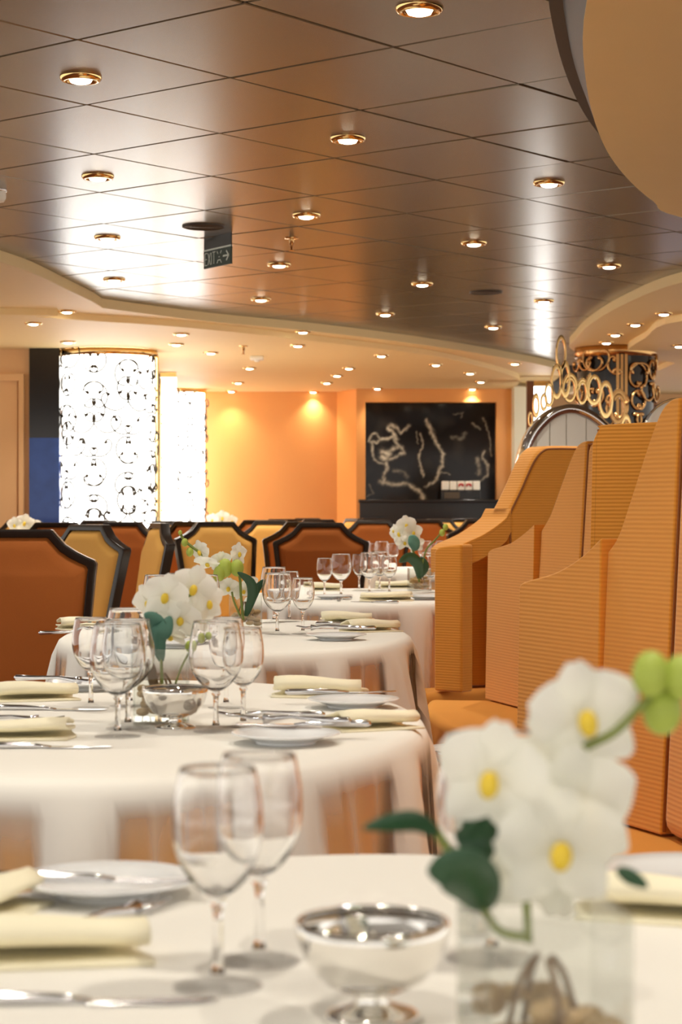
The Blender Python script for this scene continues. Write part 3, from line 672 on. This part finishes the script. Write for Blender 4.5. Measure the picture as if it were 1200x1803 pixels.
knife.place(on(85, 1318), R(3), 'knife lying before the front left napkin on second table', GK)
fork.place(on(20, 1270), R(4), 'fork between the two left napkins on second table', GK)
knife.place(on(95, 1251), R(-4), 'knife behind the left fork on the second table', GK)
fork.place(on(470, 1262), R(172), 'small fork behind the front plate on second table', GK)
# ---- table 3
goblet.place(on(488, 1117), 0, 'goblet front left of right glass cluster on third table', GG)
wine.place(on(533, 1116), 0, 'wine glass at right of the right glass cluster on third table', GG)
wine.place(on(509, 1094), 0, 'wine glass behind right glass cluster on third table', GG)
goblet.place(on(482, 1096), 0, 'goblet half hidden at back of right cluster on third table', GG)
goblet.place(on(278, 1124), 0, 'leftmost goblet behind orchid flowers on third table', GG)
goblet.place(on(322, 1118), 0, 'middle goblet behind orchid flowers on third table', GG)
goblet.place(on(360, 1124), 0, 'goblet left of orchid vase on third table', GG)
plate.place(on(592, 1127), 0, 'white plate with cutlery at front right of third table', GP)
knife.place(lift(on(590, 1120), .019), R(178), 'knife across the front right plate of third table', GK)
fork.place(lift(on(575, 1121), .022), R(165), 'fork across the front right plate of third table', GK)
napkin(napB, on(650, 1112), R(20), 'folded napkin at the right rim of third table')
napkin(napB, on(610, 1097), R(-10), 'napkin at back right of third table')
knife.place(lift(on(620, 1100), .0), R(5), 'knife before the back right napkin of third table', GK)
napkin(napB, on(150, 1108), R(12), 'folded napkin at the left end of third table')
fork.place(on(130, 1117), R(5), 'fork at left end of third table', GK)
plate.place(on(315, 1140), 0, 'white plate seen through glasses on the left of third table', GP)
# ---- table 4
wine.place(on(571, 1052), 0, 'leftmost wine glass on fourth table before rust chair', GG)
goblet.place(on(600, 1050), 0, 'tall goblet beside leftmost wine glass on fourth table', GG)
goblet.place(on(650, 1045), 0, 'middle goblet on fourth table', GG)
wine.place(on(685, 1045), 0, 'wine glass left of the vase on fourth table', GG)
wine.place(on(632, 1040), 0, 'wine glass behind the middle goblet on fourth table', GG)
goblet.place(on(757, 1043), 0, 'goblet against the banquette arm on fourth table', GG)
goblet.place(on(668, 1040), 0, 'rear goblet on fourth table left of white flowers', GG)
plate.place(on(585, 1055), 0, 'small plate at left end of fourth table', GP)
napkin(napA, on(680, 1058), R(2), 'folded napkin at the front centre of fourth table', 1.2)
napkin(napB, on(568, 1040), R(4), 'napkin at far left of fourth table')
fork.place(lift(on(603, 1058), .004), R(250), 'fork pointing forward on fourth table', GK)
knife.place(on(655, 1061), R(150), 'knife beside the front napkin on fourth table', GK)
plate.place(on(750, 1056), 0, 'plate half hidden by banquette arm on fourth table', GP)
napkin(napA, on(700, 1036), R(0), 'napkin behind the glasses on fourth table', 1.2)
# ---- far table
for k, (px, d) in enumerate([(640, 11.9), (655, 12.0), (672, 11.8), (692, 12.0), (748, 12.0), (762, 11.9), (778, 12.0), (793, 11.8)]):
    pr = wine if k % 2 else goblet
    pr.place(((px-600)/F*d, d, ZT), 0, 'far table glass before marble niche, number %s from the left' % ['one', 'two', 'three', 'four', 'five', 'six', 'seven', 'eight'][k], GG)
# plate lying on the bench between tables
plate.place((.305, 5.32, ZB+.004), 0, 'white plate lying on the bench seat beside the second table', GP)

# ------------------------------------------------------------------ orchids and vases
def petal_mesh(name, L, W, m, cup=.18):
    vs = []; n, k = 7, 5
    for i in range(n+1):
        f = i/n; wd = W*.5*(math.sin(PI*(.06+.90*f**.8))**.62)
        for j in range(k):
            g = j/(k-1)*2-1; vs.append((g*wd, -cup*L*(f*f)*.5+.12*W*g*g, f*L))
    return MB().add(vs, [(i*k+j, i*k+j+1, (i+1)*k+j+1, (i+1)*k+j) for i in range(n) for j in range(k-1)]).mesh(name, m, True)
pet_w = petal_mesh('petal_wide', 1, 1.25, M['petal']); pet_n = petal_mesh('petal_narrow', 1, .86, M['petal'])
_nt = M['petal'].node_tree; _b = _nt.nodes['Principled BSDF']; _t = _nt.nodes.new('ShaderNodeBsdfTranslucent'); _t.inputs[0].default_value = (.95, .95, .86, 1)
_m = _nt.nodes.new('ShaderNodeMixShader'); _m.inputs[0].default_value = .38; _o = [n_ for n_ in _nt.nodes if n_.type == 'OUTPUT_MATERIAL'][0]
_nt.links.new(_b.outputs[0], _m.inputs[1]); _nt.links.new(_t.outputs[0], _m.inputs[2]); _nt.links.new(_m.outputs[0], _o.inputs[0])
lipm = MB().blob((0, -.12, -.07), (.17, .13, .24), 8, 6).mesh('lip', M['lip'], True)
leaf_cache = {}
def flower(par, pos, r, yaw=0, pitch=0, roll=0):
    f = obj('flower', lipm, par, pos, (pitch, roll, yaw)); f.scale = (r, r, r)
    for an, me in ((0, pet_n), (R(72), pet_w), (R(-72), pet_w), (R(140), pet_n), (R(-140), pet_n)):
        obj('petal', me, f, (0, 0, 0), (0, an, 0))
    return f
def leaf(par, pts, wd, m='leaf'):
    pts = catmull(pts, 4); n = len(pts); vs = []
    for i, p in enumerate(pts):
        f = i/(n-1); t_ = (pts[min(i+1, n-1)]-pts[max(i-1, 0)]).normalized(); sd = t_.cross(Vector((0, 1, .25))).normalized()
        q = wd*math.sin(PI*(.06+.92*f))**.8*.5; up = Vector((0, -1, .3))*q*.35
        vs += [p-sd*q+up, p, p+sd*q+up]
    o = MB().add(vs, [(i*3+j, i*3+j+1, i*3+j+4, i*3+j+3) for i in range(n-1) for j in range(2)]).build('leaf', M[m], par, True)
    so = o.modifiers.new('thick', 'SOLIDIFY'); so.thickness = .0015; return o
def vase(loc, label, wd=.09, h=.12, rz=0, seed=1, rocks=26):
    t = thing('glass_vase', label, 'vase', loc, rz, 'square glass vases'); q = wd/2
    for a in range(4): MB().box((-q, -q, .006), (q, -q+.003, h)).build('side_pane', M['vase'], t, rot=(0, 0, a*PI/2), bevel=.0008)
    MB().box((-q, -q, 0), (q, q, .006)).build('bottom', M['vase'], t)
    rnd = random.Random(seed); mb = MB()
    for k in range(rocks):
        mb.blob((rnd.uniform(-q*.72, q*.72), rnd.uniform(-q*.72, q*.72), .014+.045*(k/rocks)), (rnd.uniform(.009, .015), rnd.uniform(.008, .013), rnd.uniform(.006, .009)), 7, 5)
    tag(mb.build('pebbles', M['pebble'], t, True), kind='stuff'); return t
def orchid(loc, label, d, flowers, buds, stems, leaves, roots=4, seed=0):
    """flowers [(px,py,dd,r,yaw,pitch)], all placed near depth d, stored relative to the base"""
    t = thing('orchid', label, 'plant', loc, 0, 'white orchids'); L = Vector(loc); rnd = random.Random(seed)
    W = lambda px, py, dd=0: P(px, py, d+dd)-L
    for px, py, dd, r, yw, pt in flowers: flower(t, W(px, py, dd), r, R(yw), R(pt), R(rnd.uniform(-18, 18)))
    for px, py, dd, r in buds: MB().blob(W(px, py, dd), (r, r, r*1.25), 10, 8).build('bud', M['bud'], t, True)
    for pts, r in stems: MB().tube(catmull([W(*p) for p in pts], 5), r, 7).build('stem', M['stem'], t, True)
    for pts, wd, m in leaves: leaf(t, [W(*p) for p in pts], wd, m)
    for k in range(roots):
        a = 2*PI*k/roots+.4; MB().tube(catmull([(0.006*math.cos(a), .006*math.sin(a), .07), (.016*math.cos(a), .016*math.sin(a), .055), (.026*math.cos(a), .026*math.sin(a), .02)], 4), .0022, 5).build('root', M['root'], t, True)
    return t
# table 1 orchid
d1 = 1.20; b1 = ((955-600)/F*d1, d1, ZT)
vase(b1, 'clear square glass vase at the bottom right of the nearest table', .088, .115, R(8), 1)
orchid((b1[0], b1[1], ZT+.012), 'large blurred white orchid at the right foreground', d1,
       [(1030, 1265, .0, .036, 8, 5), (866, 1372, -.02, .037, -25, 8), (955, 1375, .03, .036, 15, -8), (1020, 1425, -.01, .040, 20, 0), (905, 1475, .02, .037, -10, 10), (985, 1495, -.02, .040, 5, 15), (1012, 1345, .03, .026, 30, 40), (945, 1545, .03, .034, -10, 30), (1010, 1535, .03, .032, 25, 20)],
       [(1145, 1187, 0, .0115), (1165, 1250, .01, .0125), (1198, 1192, 0, .011)],
       [([(930, 1660, 0), (925, 1570, 0), (922, 1500, -.01), (945, 1425, -.01), (1010, 1330, 0), (1080, 1290, .0), (1130, 1240, 0), (1165, 1200, 0), (1215, 1180, 0)], .0026), ([(922, 1500, -.01), (900, 1470, 0), (868, 1420, 0)], .002),
        ([(925, 1650, 0), (880, 1640, 0), (850, 1600, 0), (820, 1540, 0), (790, 1500, 0), (765, 1460, 0)], .0028), ([(1165, 1200, 0), (1165, 1245, .005)], .0015)],
       [([(770, 1470, 0), (735, 1448, -.01), (690, 1448, -.02), (638, 1458, -.03)], .014, 'leaf'), ([(852, 1600, 0), (835, 1560, -.02), (800, 1530, -.04), (752, 1532, -.05)], .034, 'leaf'), ([(850, 1520, .0), (840, 1480, .0), (830, 1445, .01), (815, 1425, .02)], .026, 'leaf'), ([(1085, 1530, 0), (1110, 1545, 0), (1140, 1562, 0)], .01, 'leaf')], 4, 1)
# table 2 orchid
d2 = 3.30; b2 = on(283, 1272); 
vase(b2, 'square glass vase behind the small silver bowl on second table', .092, .125, R(6), 2)
orchid((b2.x, b2.y, ZT+.012), 'white orchid with teal leaf among glasses on the second table', d2,
       [(292, 1050, -.03, .040, -10, 10), (340, 1036, .0, .040, 15, 5), (262, 1062, .02, .034, -40, 20), (366, 1062, .02, .034, 40, 10), (318, 1090, -.02, .036, 0, 30), (345, 1085, .03, .032, 20, 30), (300, 1120, .02, .030, -10, 60)],
       [(334, 1138, 0, .008), (352, 1124, 0, .0075), (366, 1120, 0, .006)],
       [([(287, 1235, 0), (284, 1170, 0), (286, 1110, 0), (300, 1070, 0), (340, 1045, 0)], .0026), ([(300, 1235, 0), (315, 1185, 0), (335, 1145, 0), (352, 1122, 0)], .0018), ([(286, 1110, 0), (275, 1080, 0), (262, 1066, 0)], .002)],
       [([(284, 1135, -.0), (280, 1112, -.02), (272, 1092, -.03), (254, 1080, -.04)], .030, 'tealleaf'), ([(284, 1165, 0), (278, 1125, -.02), (290, 1110, -.03), (300, 1085, -.03)], .03, 'tealleaf'), ([(275, 1230, 0), (268, 1190, 0), (264, 1160, 0)], .016, 'root')], 5, 2)
# table 3 orchid
d3 = 5.78; b3 = on(432, 1108)
vase(b3, 'square glass vase with amber pebbles on the third table', .098, .105, R(3), 3)
orchid((b3.x, b3.y, ZT+.012), 'white and green orchid arching left on the third table', d3,
       [(352, 972, 0, .036, -40, 10), (365, 992, -.03, .040, -20, 60), (388, 988, .02, .034, 20, 30), (420, 975, .0, .034, 50, 0), (402, 1035, .02, .036, 0, 30), (428, 1040, .03, .034, 20, 40), (440, 1030, .05, .030, 30, 10)],
       [(325, 955, 0, .010), (334, 972, 0, .011), (317, 938, 0, .006), (396, 1000, -.02, .022), (417, 1000, -.02, .020), (386, 1010, -.03, .018)],
       [([(428, 1092, 0), (424, 1050, 0), (420, 1010, 0), (400, 998, 0), (375, 992, 0), (350, 972, 0), (325, 952, 0), (316, 936, 0)], .004), ([(425, 1090, 0), (412, 1060, 0), (408, 1042, 0)], .003)],
       [([(432, 1085, 0), (444, 1050, -.03), (440, 1025, -.05), (418, 1008, -.06)], .030, 'leaf'), ([(434, 1085, 0), (448, 1045, .0), (465, 1020, .0)], .024, 'leaf')], 5, 3)
# table 4 orchid
d4 = 8.6; b4 = on(738, 1040)
vase(b4, 'square glass vase with brown pebbles beside the banquette arm on fourth table', .10, .10, R(3), 4)
orchid((b4.x, b4.y, ZT+.012), 'white orchid cluster before the black counter on the fourth table', d4,
       [(715, 925, 0, .045, 0, 10), (702, 940, .02, .045, -30, 10), (727, 938, 0, .045, 20, 10), (712, 955, -.03, .042, 0, 40), (733, 960, .03, .04, 20, 30), (693, 935, .0, .03, -60, 0)],
       [(784, 928, 0, .012), (778, 938, 0, .013)],
       [([(738, 1025, 0), (732, 990, 0), (724, 960, 0), (716, 935, 0)], .005), ([(738, 1020, 0), (745, 985, 0), (752, 965, 0), (768, 948, 0), (786, 925, 0)], .004)],
       [([(738, 1020, 0), (735, 995, -.05), (720, 982, -.08), (702, 990, -.1)], .05, 'leaf'), ([(738, 1018, 0), (748, 998, 0), (740, 980, 0)], .035, 'leaf'), ([(732, 970, -.03), (728, 955, -.05), (722, 942, -.05)], .05, 'tealleaf')], 4, 4)
# distant flowers
for (px, py, dd, lab) in [(388, 918, 15.0, 'distant white orchid before the orange back wall'), (40, 927, 12.3, 'distant white orchid behind the chairs at far left')]:
    base = ((px-600)/F*dd, dd, ZT)
    vase(base, 'vase under the '+lab, .1, .1, 0, 6, 10)
    orchid((base[0], base[1], ZT+.012), lab, dd, [(px-14, py-2, 0, .055, -20, 10), (px+3, py-6, 0, .06, 10, 10), (px+20, py, .03, .05, 30, 10), (px-4, py+10, -.03, .05, 0, 30)],
           [], [([(px, HY+(1.1-ZT-.05)*F/dd, 0), (px+2, py+10, 0), (px+3, py-6, .01)], .005)], [], 3, int(px))

# ------------------------------------------------------------------ chairs
half = [(.195, .46), (.212, .60), (.232, .78), (.246, .90), (.251, .935), (.246, .947), (.222, .957), (.187, .974), (.152, .997), (.126, 1.026), (.110, 1.045)]
outl = half+[(-x, z) for x, z in reversed(half)]
def inset(ol, k): return [(x*(1-k/.24), .75+(z-.75)*(1-k/.295)) for x, z in ol]
rec = math.tan(R(9))
def bk(x, y, z): return (x, y+.20+rec*(z-.45)+.25*x*x, z)
def ring_mesh(ol, il, y0, y1):
    n = len(ol); vs = [bk(x, y0, z) for x, z in ol]+[bk(x, y1, z) for x, z in ol]+[bk(x, y1, z) for x, z in il]+[bk(x, y0, z) for x, z in il]; fs = []
    for i in range(n):
        j = (i+1) % n
        for k in range(4): fs.append((k*n+i, k*n+j, ((k+1) % 4)*n+j, ((k+1) % 4)*n+i))
    return MB().add(vs, fs)
def pad_mesh(il, y0, y1):
    a = il; b = inset(il, .018); c = inset(il, .05); n = len(a)
    vs = [bk(x, y0, z) for x, z in a]+[bk(x, y0+(y1-y0)*.75, z) for x, z in b]+[bk(x, y1, z) for x, z in c]
    fs = [(r_*n+i, r_*n+(i+1) % n, (r_+1)*n+(i+1) % n, (r_+1)*n+i) for r_ in range(2) for i in range(n)]
    h2 = n//2                                              # fill the face with quads across the axis of symmetry
    fs += [(2*n+i, 2*n+i+1, 2*n+n-2-i, 2*n+n-1-i) for i in range(h2-1)]
    return MB().add(vs, fs)
il = inset(outl, .027); il2 = inset(outl, .024)
ch = thing('dining_chair', 'c', 'chair')
ring_mesh(outl, il, -.024, .024).build('back_frame', M['chairwood'], ch, bevel=.005, seg=2)
pad_mesh(il2, -.004, -.038).build('front_pad', M['chairfront'], ch, True); pad_mesh(il2, .004, .032).build('back_pad', M['chairback'], ch, True)
MB().box((-.235, -.25, .40), (.235, .19, .475)).build('seat_cushion', M['chairfront'], ch, bevel=.03, seg=3)
MB().box((-.225, -.235, .345), (.225, .20, .40)).build('seat_rail', M['chairwood'], ch, bevel=.006)
for sx in (-1, 1):
    MB().tube([(sx*.20, -.21, .345), (sx*.205, -.215, 0)], [.024, .015], 4).build('leg', M['chairwood'], ch)
    MB().tube([(sx*.195, .21, .50), (sx*.20, .20, .36), (sx*.205, .27, 0)], [.022, .024, .015], 4).build('leg', M['chairwood'], ch)
chairp = Proto(ch)
def chair(px, d, rot, label): chairp.place(((px-600)/F*d - .24*math.sin(R(-rot))*1, d-.24*math.cos(R(rot)), 0), R(rot), label, 'dining chairs')
# px is the centre of the chair's back; rot 0 shows the gold front, 180 the rust back
chair(36, 6.35, 180, 'large rust-backed chair at the left edge, nearest of all chairs')
chair(140, 8.6, -42, 'gold-fronted chair just right of the nearest rust chair')
chair(226, 11.2, 155, 'rust-backed chair between two gold chairs left of the orchid')
chair(262, 9.9, -72, 'chair turned nearly edge-on with shiny frame left of the orchid')
chair(284, 12.4, -38, 'pale gold chair in front of the narrow lantern column')
chair(346, 11.6, 165, 'rust-backed chair below the right lantern column')
chair(385, 11.3, 26, 'gold-fronted chair right behind the orchid on the third table')
chair(458, 13.9, 178, 'rust-orange chair back rising behind the gold chair at centre')
chair(470, 13.1, -28, 'narrow gold chair turned sideways left of centre rust chairs')
chair(538, 11.4, 184, 'rust-backed chair half hidden behind the frontal centre chair')
chair(565, 10.4, 180, 'rust-backed chair facing table four at picture centre')
chair(498, 15.8, 180, 'small distant rust chair back against the orange wall')
chair(541, 18.0, 0, 'tiny distant gold chair below the orange wall')
chair(562, 14.9, 8, 'distant gold chair just behind the centre rust chairs')
chair(612, 17.2, -62, 'distant gold chair turned sideways below the wall corner')
chair(655, 13.5, 184, 'rust-backed chair left of the white flowers on table four')
chair(662, 17.7, 20, 'distant chair with dark frame behind the rust chair near marble')
chair(748, 14.6, 175, 'rust chair back right of the white flowers below the counter')
chair(780, 16.0, 35, 'gold chair with shiny frame below middle of marble panel')
chair(818, 16.8, 10, 'small pale gold chair under right half of marble panel')
chair(842, 14.0, 195, 'orange chair back beside the banquette arm')
chair(888, 12.6, 118, 'dark framed chair turned sideways just left of the tall banquette')
chair(42, 13.6, 8, 'gold chair at far left below the peach wall')
chair(100, 10.5, 186, 'rust-backed chair under the painted blue reflection')
chair(178, 13.4, 20, 'pale gold chair back under the large lantern column')

# ------------------------------------------------------------------ ceiling fittings
t = thing('downlight', 'd', 'ceiling light')
MB().lathe([(.030, .004), (.036, -.004), (.046, -.013), (.054, -.012), (.060, -.005), (.061, .0)], 32).build('trim_ring', M['gold'], t, True)
MB().lathe([(.030, .004), (.033, -.002), (.036, -.003), (.034, .004)], 32).build('inner_ring', M['bronze'], t, True)
MB().lathe([(.0, -.019), (.018, -.0185), (.029, -.015), (.034, -.006)], 24).build('lens', M['lens'], t, True)
dl = Proto(t)
sp = bpy.data.lights.new('downlight_spot', 'SPOT'); sp.energy = LAMP_W; sp.color = LAMP_COL; sp.spot_size = R(112); sp.spot_blend = 1.; sp.shadow_soft_size = .03
sp_wall = sp.copy(); sp_wall.energy = LAMP_W*.4                # dimmed ones beside the back wall
def downlight(p, label, scale=1.):
    o = dl.place(p, 0, label, 'recessed downlights'); o.scale = (scale,)*3
    l = bpy.data.objects.new('lamp', sp if p[1] < 18 else sp_wall); COL.objects.link(l); l.parent = o; l.location = (0, 0, -.02)
ORD = ['first', 'second', 'third', 'fourth', 'fifth', 'sixth', 'seventh', 'eighth', 'ninth', 'tenth', 'eleventh', 'twelfth', 'thirteenth', 'fourteenth', 'fifteenth', 'sixteenth', 'seventeenth', 'eighteenth', 'nineteenth', 'twentieth', 'twenty-first', 'twenty-second', 'twenty-third', 'twenty-fourth', 'twenty-fifth']
rowsD = {'left row': [(142, 136), (172, 310), (189, 417), (201, 491)], 'second row from left': [(738, 14), (612, 243), (539, 378), (491, 465), (459, 526)],
         'third row from left': [(966, 321), (834, 427), (743, 499), (678, 552)], 'right row': [(1072, 467), (957, 529), (868, 575)]}
for nm_, pts in rowsD.items():
    for k, (x, y) in enumerate(pts): downlight(PT(x, y, ZC), 'gold-rimmed downlight in bronze tile ceiling, %s, %s counted from nearest' % (nm_, ORD[k]))
crm = [(118, 547, ZS), (59, 568, ZI), (120, 601, ZI), (319, 587, ZI), (310, 605, ZI), (371, 620, ZI), (533, 583, ZS), (524, 607, ZI), (439, 647, ZI), (419, 673, ZI), (407, 688, ZI), (551, 689, ZI), (614, 647, ZI), (593, 660, ZI), (575, 673, ZI),
       (671, 625, ZI), (767, 641, ZI), (664, 683, ZI), (827, 656, ZI), (846, 671, ZI), (831, 684, ZI), (906, 639, ZS)]
for k, (x, y, z) in enumerate(sorted(crm)): downlight(PT(x, y, z)-Vector((0, 0, .0005)), 'small downlight in the cream ceiling left of the arched station, %s from left' % ORD[k], .92)
crr = [(1067, 602, ZS), (1083, 588, ZS), (1118, 570, ZS), (1168, 551, ZS), (1195, 608, ZI)]
for k, (x, y, z) in enumerate(crr): downlight(PT(x, y, z)-Vector((0, 0, .0005)), 'downlight in the cream ceiling above the bronze scroll column, %s from left' % ORD[k], .92)
# the same rows go on over and behind the camera
for k, (x, y) in enumerate(((-.60, 4.07), (-.44, 2.41), (-.28, .75), (.36, 3.28), (.52, 1.6), (.66, -.1), (-1.55, 3.2), (-1.40, 1.5), (-1.75, 5.0), (-.12, -.9), (-2.0, 6.6))):
    o = dl.place((x, y, ZC), 0, 'gold-rimmed downlight over the nearest tables above the picture top, %s' % ORD[k], 'recessed downlights out of view')
    l = bpy.data.objects.new('lamp', sp); COL.objects.link(l); l.parent = o; l.location = (0, 0, -.02)
# round speakers
for (x, y, lab) in ((358, 398, 'round brown ceiling speaker above the exit sign'), (855, 514, 'round brown ceiling speaker in the right half of the tiles')):
    p = PT(x, y, ZC); t = thing('ceiling_speaker', lab, 'speaker', p, 0, 'ceiling speakers')
    MB().lathe([(.094, .0), (.094, -.006), (.084, -.009), (.080, -.006)], 40).build('frame', M['band'], t, True); MB().lathe([(0, -.007), (.03, -.007), (.082, -.005)], 40).build('grille', M['grille'], t, True)
    for k in range(4): MB().lathe([(.016+k*.017, -.0065), (.019+k*.017, -.0085), (.022+k*.017, -.0065)], 36).build('grille_ring', M['band'], t, True)
# sprinklers
for (x, y, z, lab) in ((513, 419, ZC, 'brass sprinkler head hanging from the bronze tiles'), (428, 609, ZI, 'small sprinkler head on the cream ceiling')):
    p = PT(x, y, z); t = thing('sprinkler', lab, 'sprinkler', p, 0, 'sprinkler heads')
    MB().lathe([(0, -.004), (.03, -.004), (.032, 0)], 24).build('escutcheon', M['gold'], t, True); MB().lathe([(.011, -.003), (.011, -.03), (.006, -.032), (.005, -.055), (.0, -.056)], 14).build('body', M['bronze'], t, True)
    MB().lathe([(0, -.056), (.014, -.056), (.014, -.058), (0, -.058)], 16).build('deflector', M['bronze'], t)
p = PT(452, 627, ZI); t = thing('smoke_detector', 'white square detector on the cream ceiling', 'detector', p)
MB().box((-.05, -.05, -.03), (.05, .05, 0)).build('housing', M['white'], t, bevel=.008); MB().lathe([(.02, -.03), (.018, -.042), (0, -.042)], 16).build('sensor', M['white'], t, True)
p = PT(-3, 335, ZC); t = thing('ceiling_sensor', 'white ceiling sensor cut by the left edge', 'detector', p)
MB().lathe([(.03, 0), (.03, -.03), (.022, -.045), (0, -.05)], 24).build('housing', M['white'], t, True); MB().lathe([(.034, 0), (.034, -.006), (.03, -.006)], 24).build('collar', M['chrome'], t, True)
# exit sign
de = 9.06; pc = P(382, 453, de); k = de/F
ex = thing('exit_sign', 'dark green EXIT sign with arrow hanging from the bronze ceiling', 'sign', (pc.x, pc.y, ZC), R(-57))
sw = .125; zt_ = CAMZ+(HY-437)*k-ZC; zb_ = CAMZ+(HY-469)*k-ZC
MB().box((-sw, 0, zb_), (sw, .008, zt_)).build('sign_plate', M['signgreen'], ex); MB().box((-sw, .001, zt_), (sw, .007, 0)).build('mount_plate', M['signmount'], ex)
MB().box((-sw, -.002, zt_-.004), (sw, .009, zt_+.003)).build('rail', M['signwhite'], ex)
zc_ = (zt_+zb_)/2; hh = (zt_-zb_)*.33
def strokes(segs, name, wd=.0017):
    mb = MB()
    for (x0, z0), (x1, z1) in segs:
        v = Vector((x1-x0, 0, z1-z0)); L = v.length; v.normalize(); s_ = Vector((v.z, 0, -v.x))*wd; a = Vector((x0, -.0015, z0)); b = Vector((x1, -.0015, z1))
        q = [a-s_, a+s_, b+s_, b-s_]; mb.add(q+[p_+Vector((0, .0018, 0)) for p_ in q], [(0, 1, 2, 3), (4, 7, 6, 5), (0, 4, 5, 1), (1, 5, 6, 2), (2, 6, 7, 3), (3, 7, 4, 0)])
    return mb.build(name, M['signwhite'], ex)
X = lambda f: -sw+2*sw*f
Z = lambda f: zc_+hh*f
strokes([((X(.05), Z(-1)), (X(.05), Z(1))), ((X(.05), Z(1)), (X(.13), Z(1))), ((X(.05), Z(0)), (X(.12), Z(0))), ((X(.05), Z(-1)), (X(.13), Z(-1)))], 'letter_E')
strokes([((X(.165), Z(-1)), (X(.255), Z(1))), ((X(.165), Z(1)), (X(.255), Z(-1)))], 'letter_X')
strokes([((X(.295), Z(-1)), (X(.295), Z(1)))], 'letter_I')
strokes([((X(.385), Z(-1)), (X(.385), Z(1))), ((X(.33), Z(1)), (X(.44), Z(1)))], 'letter_T')
strokes([((X(.50), Z(1)), (X(.535), Z(.55))), ((X(.66), Z(1)), (X(.625), Z(.55))), ((X(.50), Z(-1)), (X(.54), Z(-.5))), ((X(.66), Z(-1)), (X(.62), Z(-.5))), ((X(.565), Z(0)), (X(.595), Z(0))), ((X(.54), Z(-.5)), (X(.62), Z(-.5)))], 'assembly_symbol')
strokes([((X(.72), Z(0)), (X(.93), Z(0))), ((X(.84), Z(.8)), (X(.93), Z(0))), ((X(.84), Z(-.8)), (X(.93), Z(0)))], 'arrow', .0036)
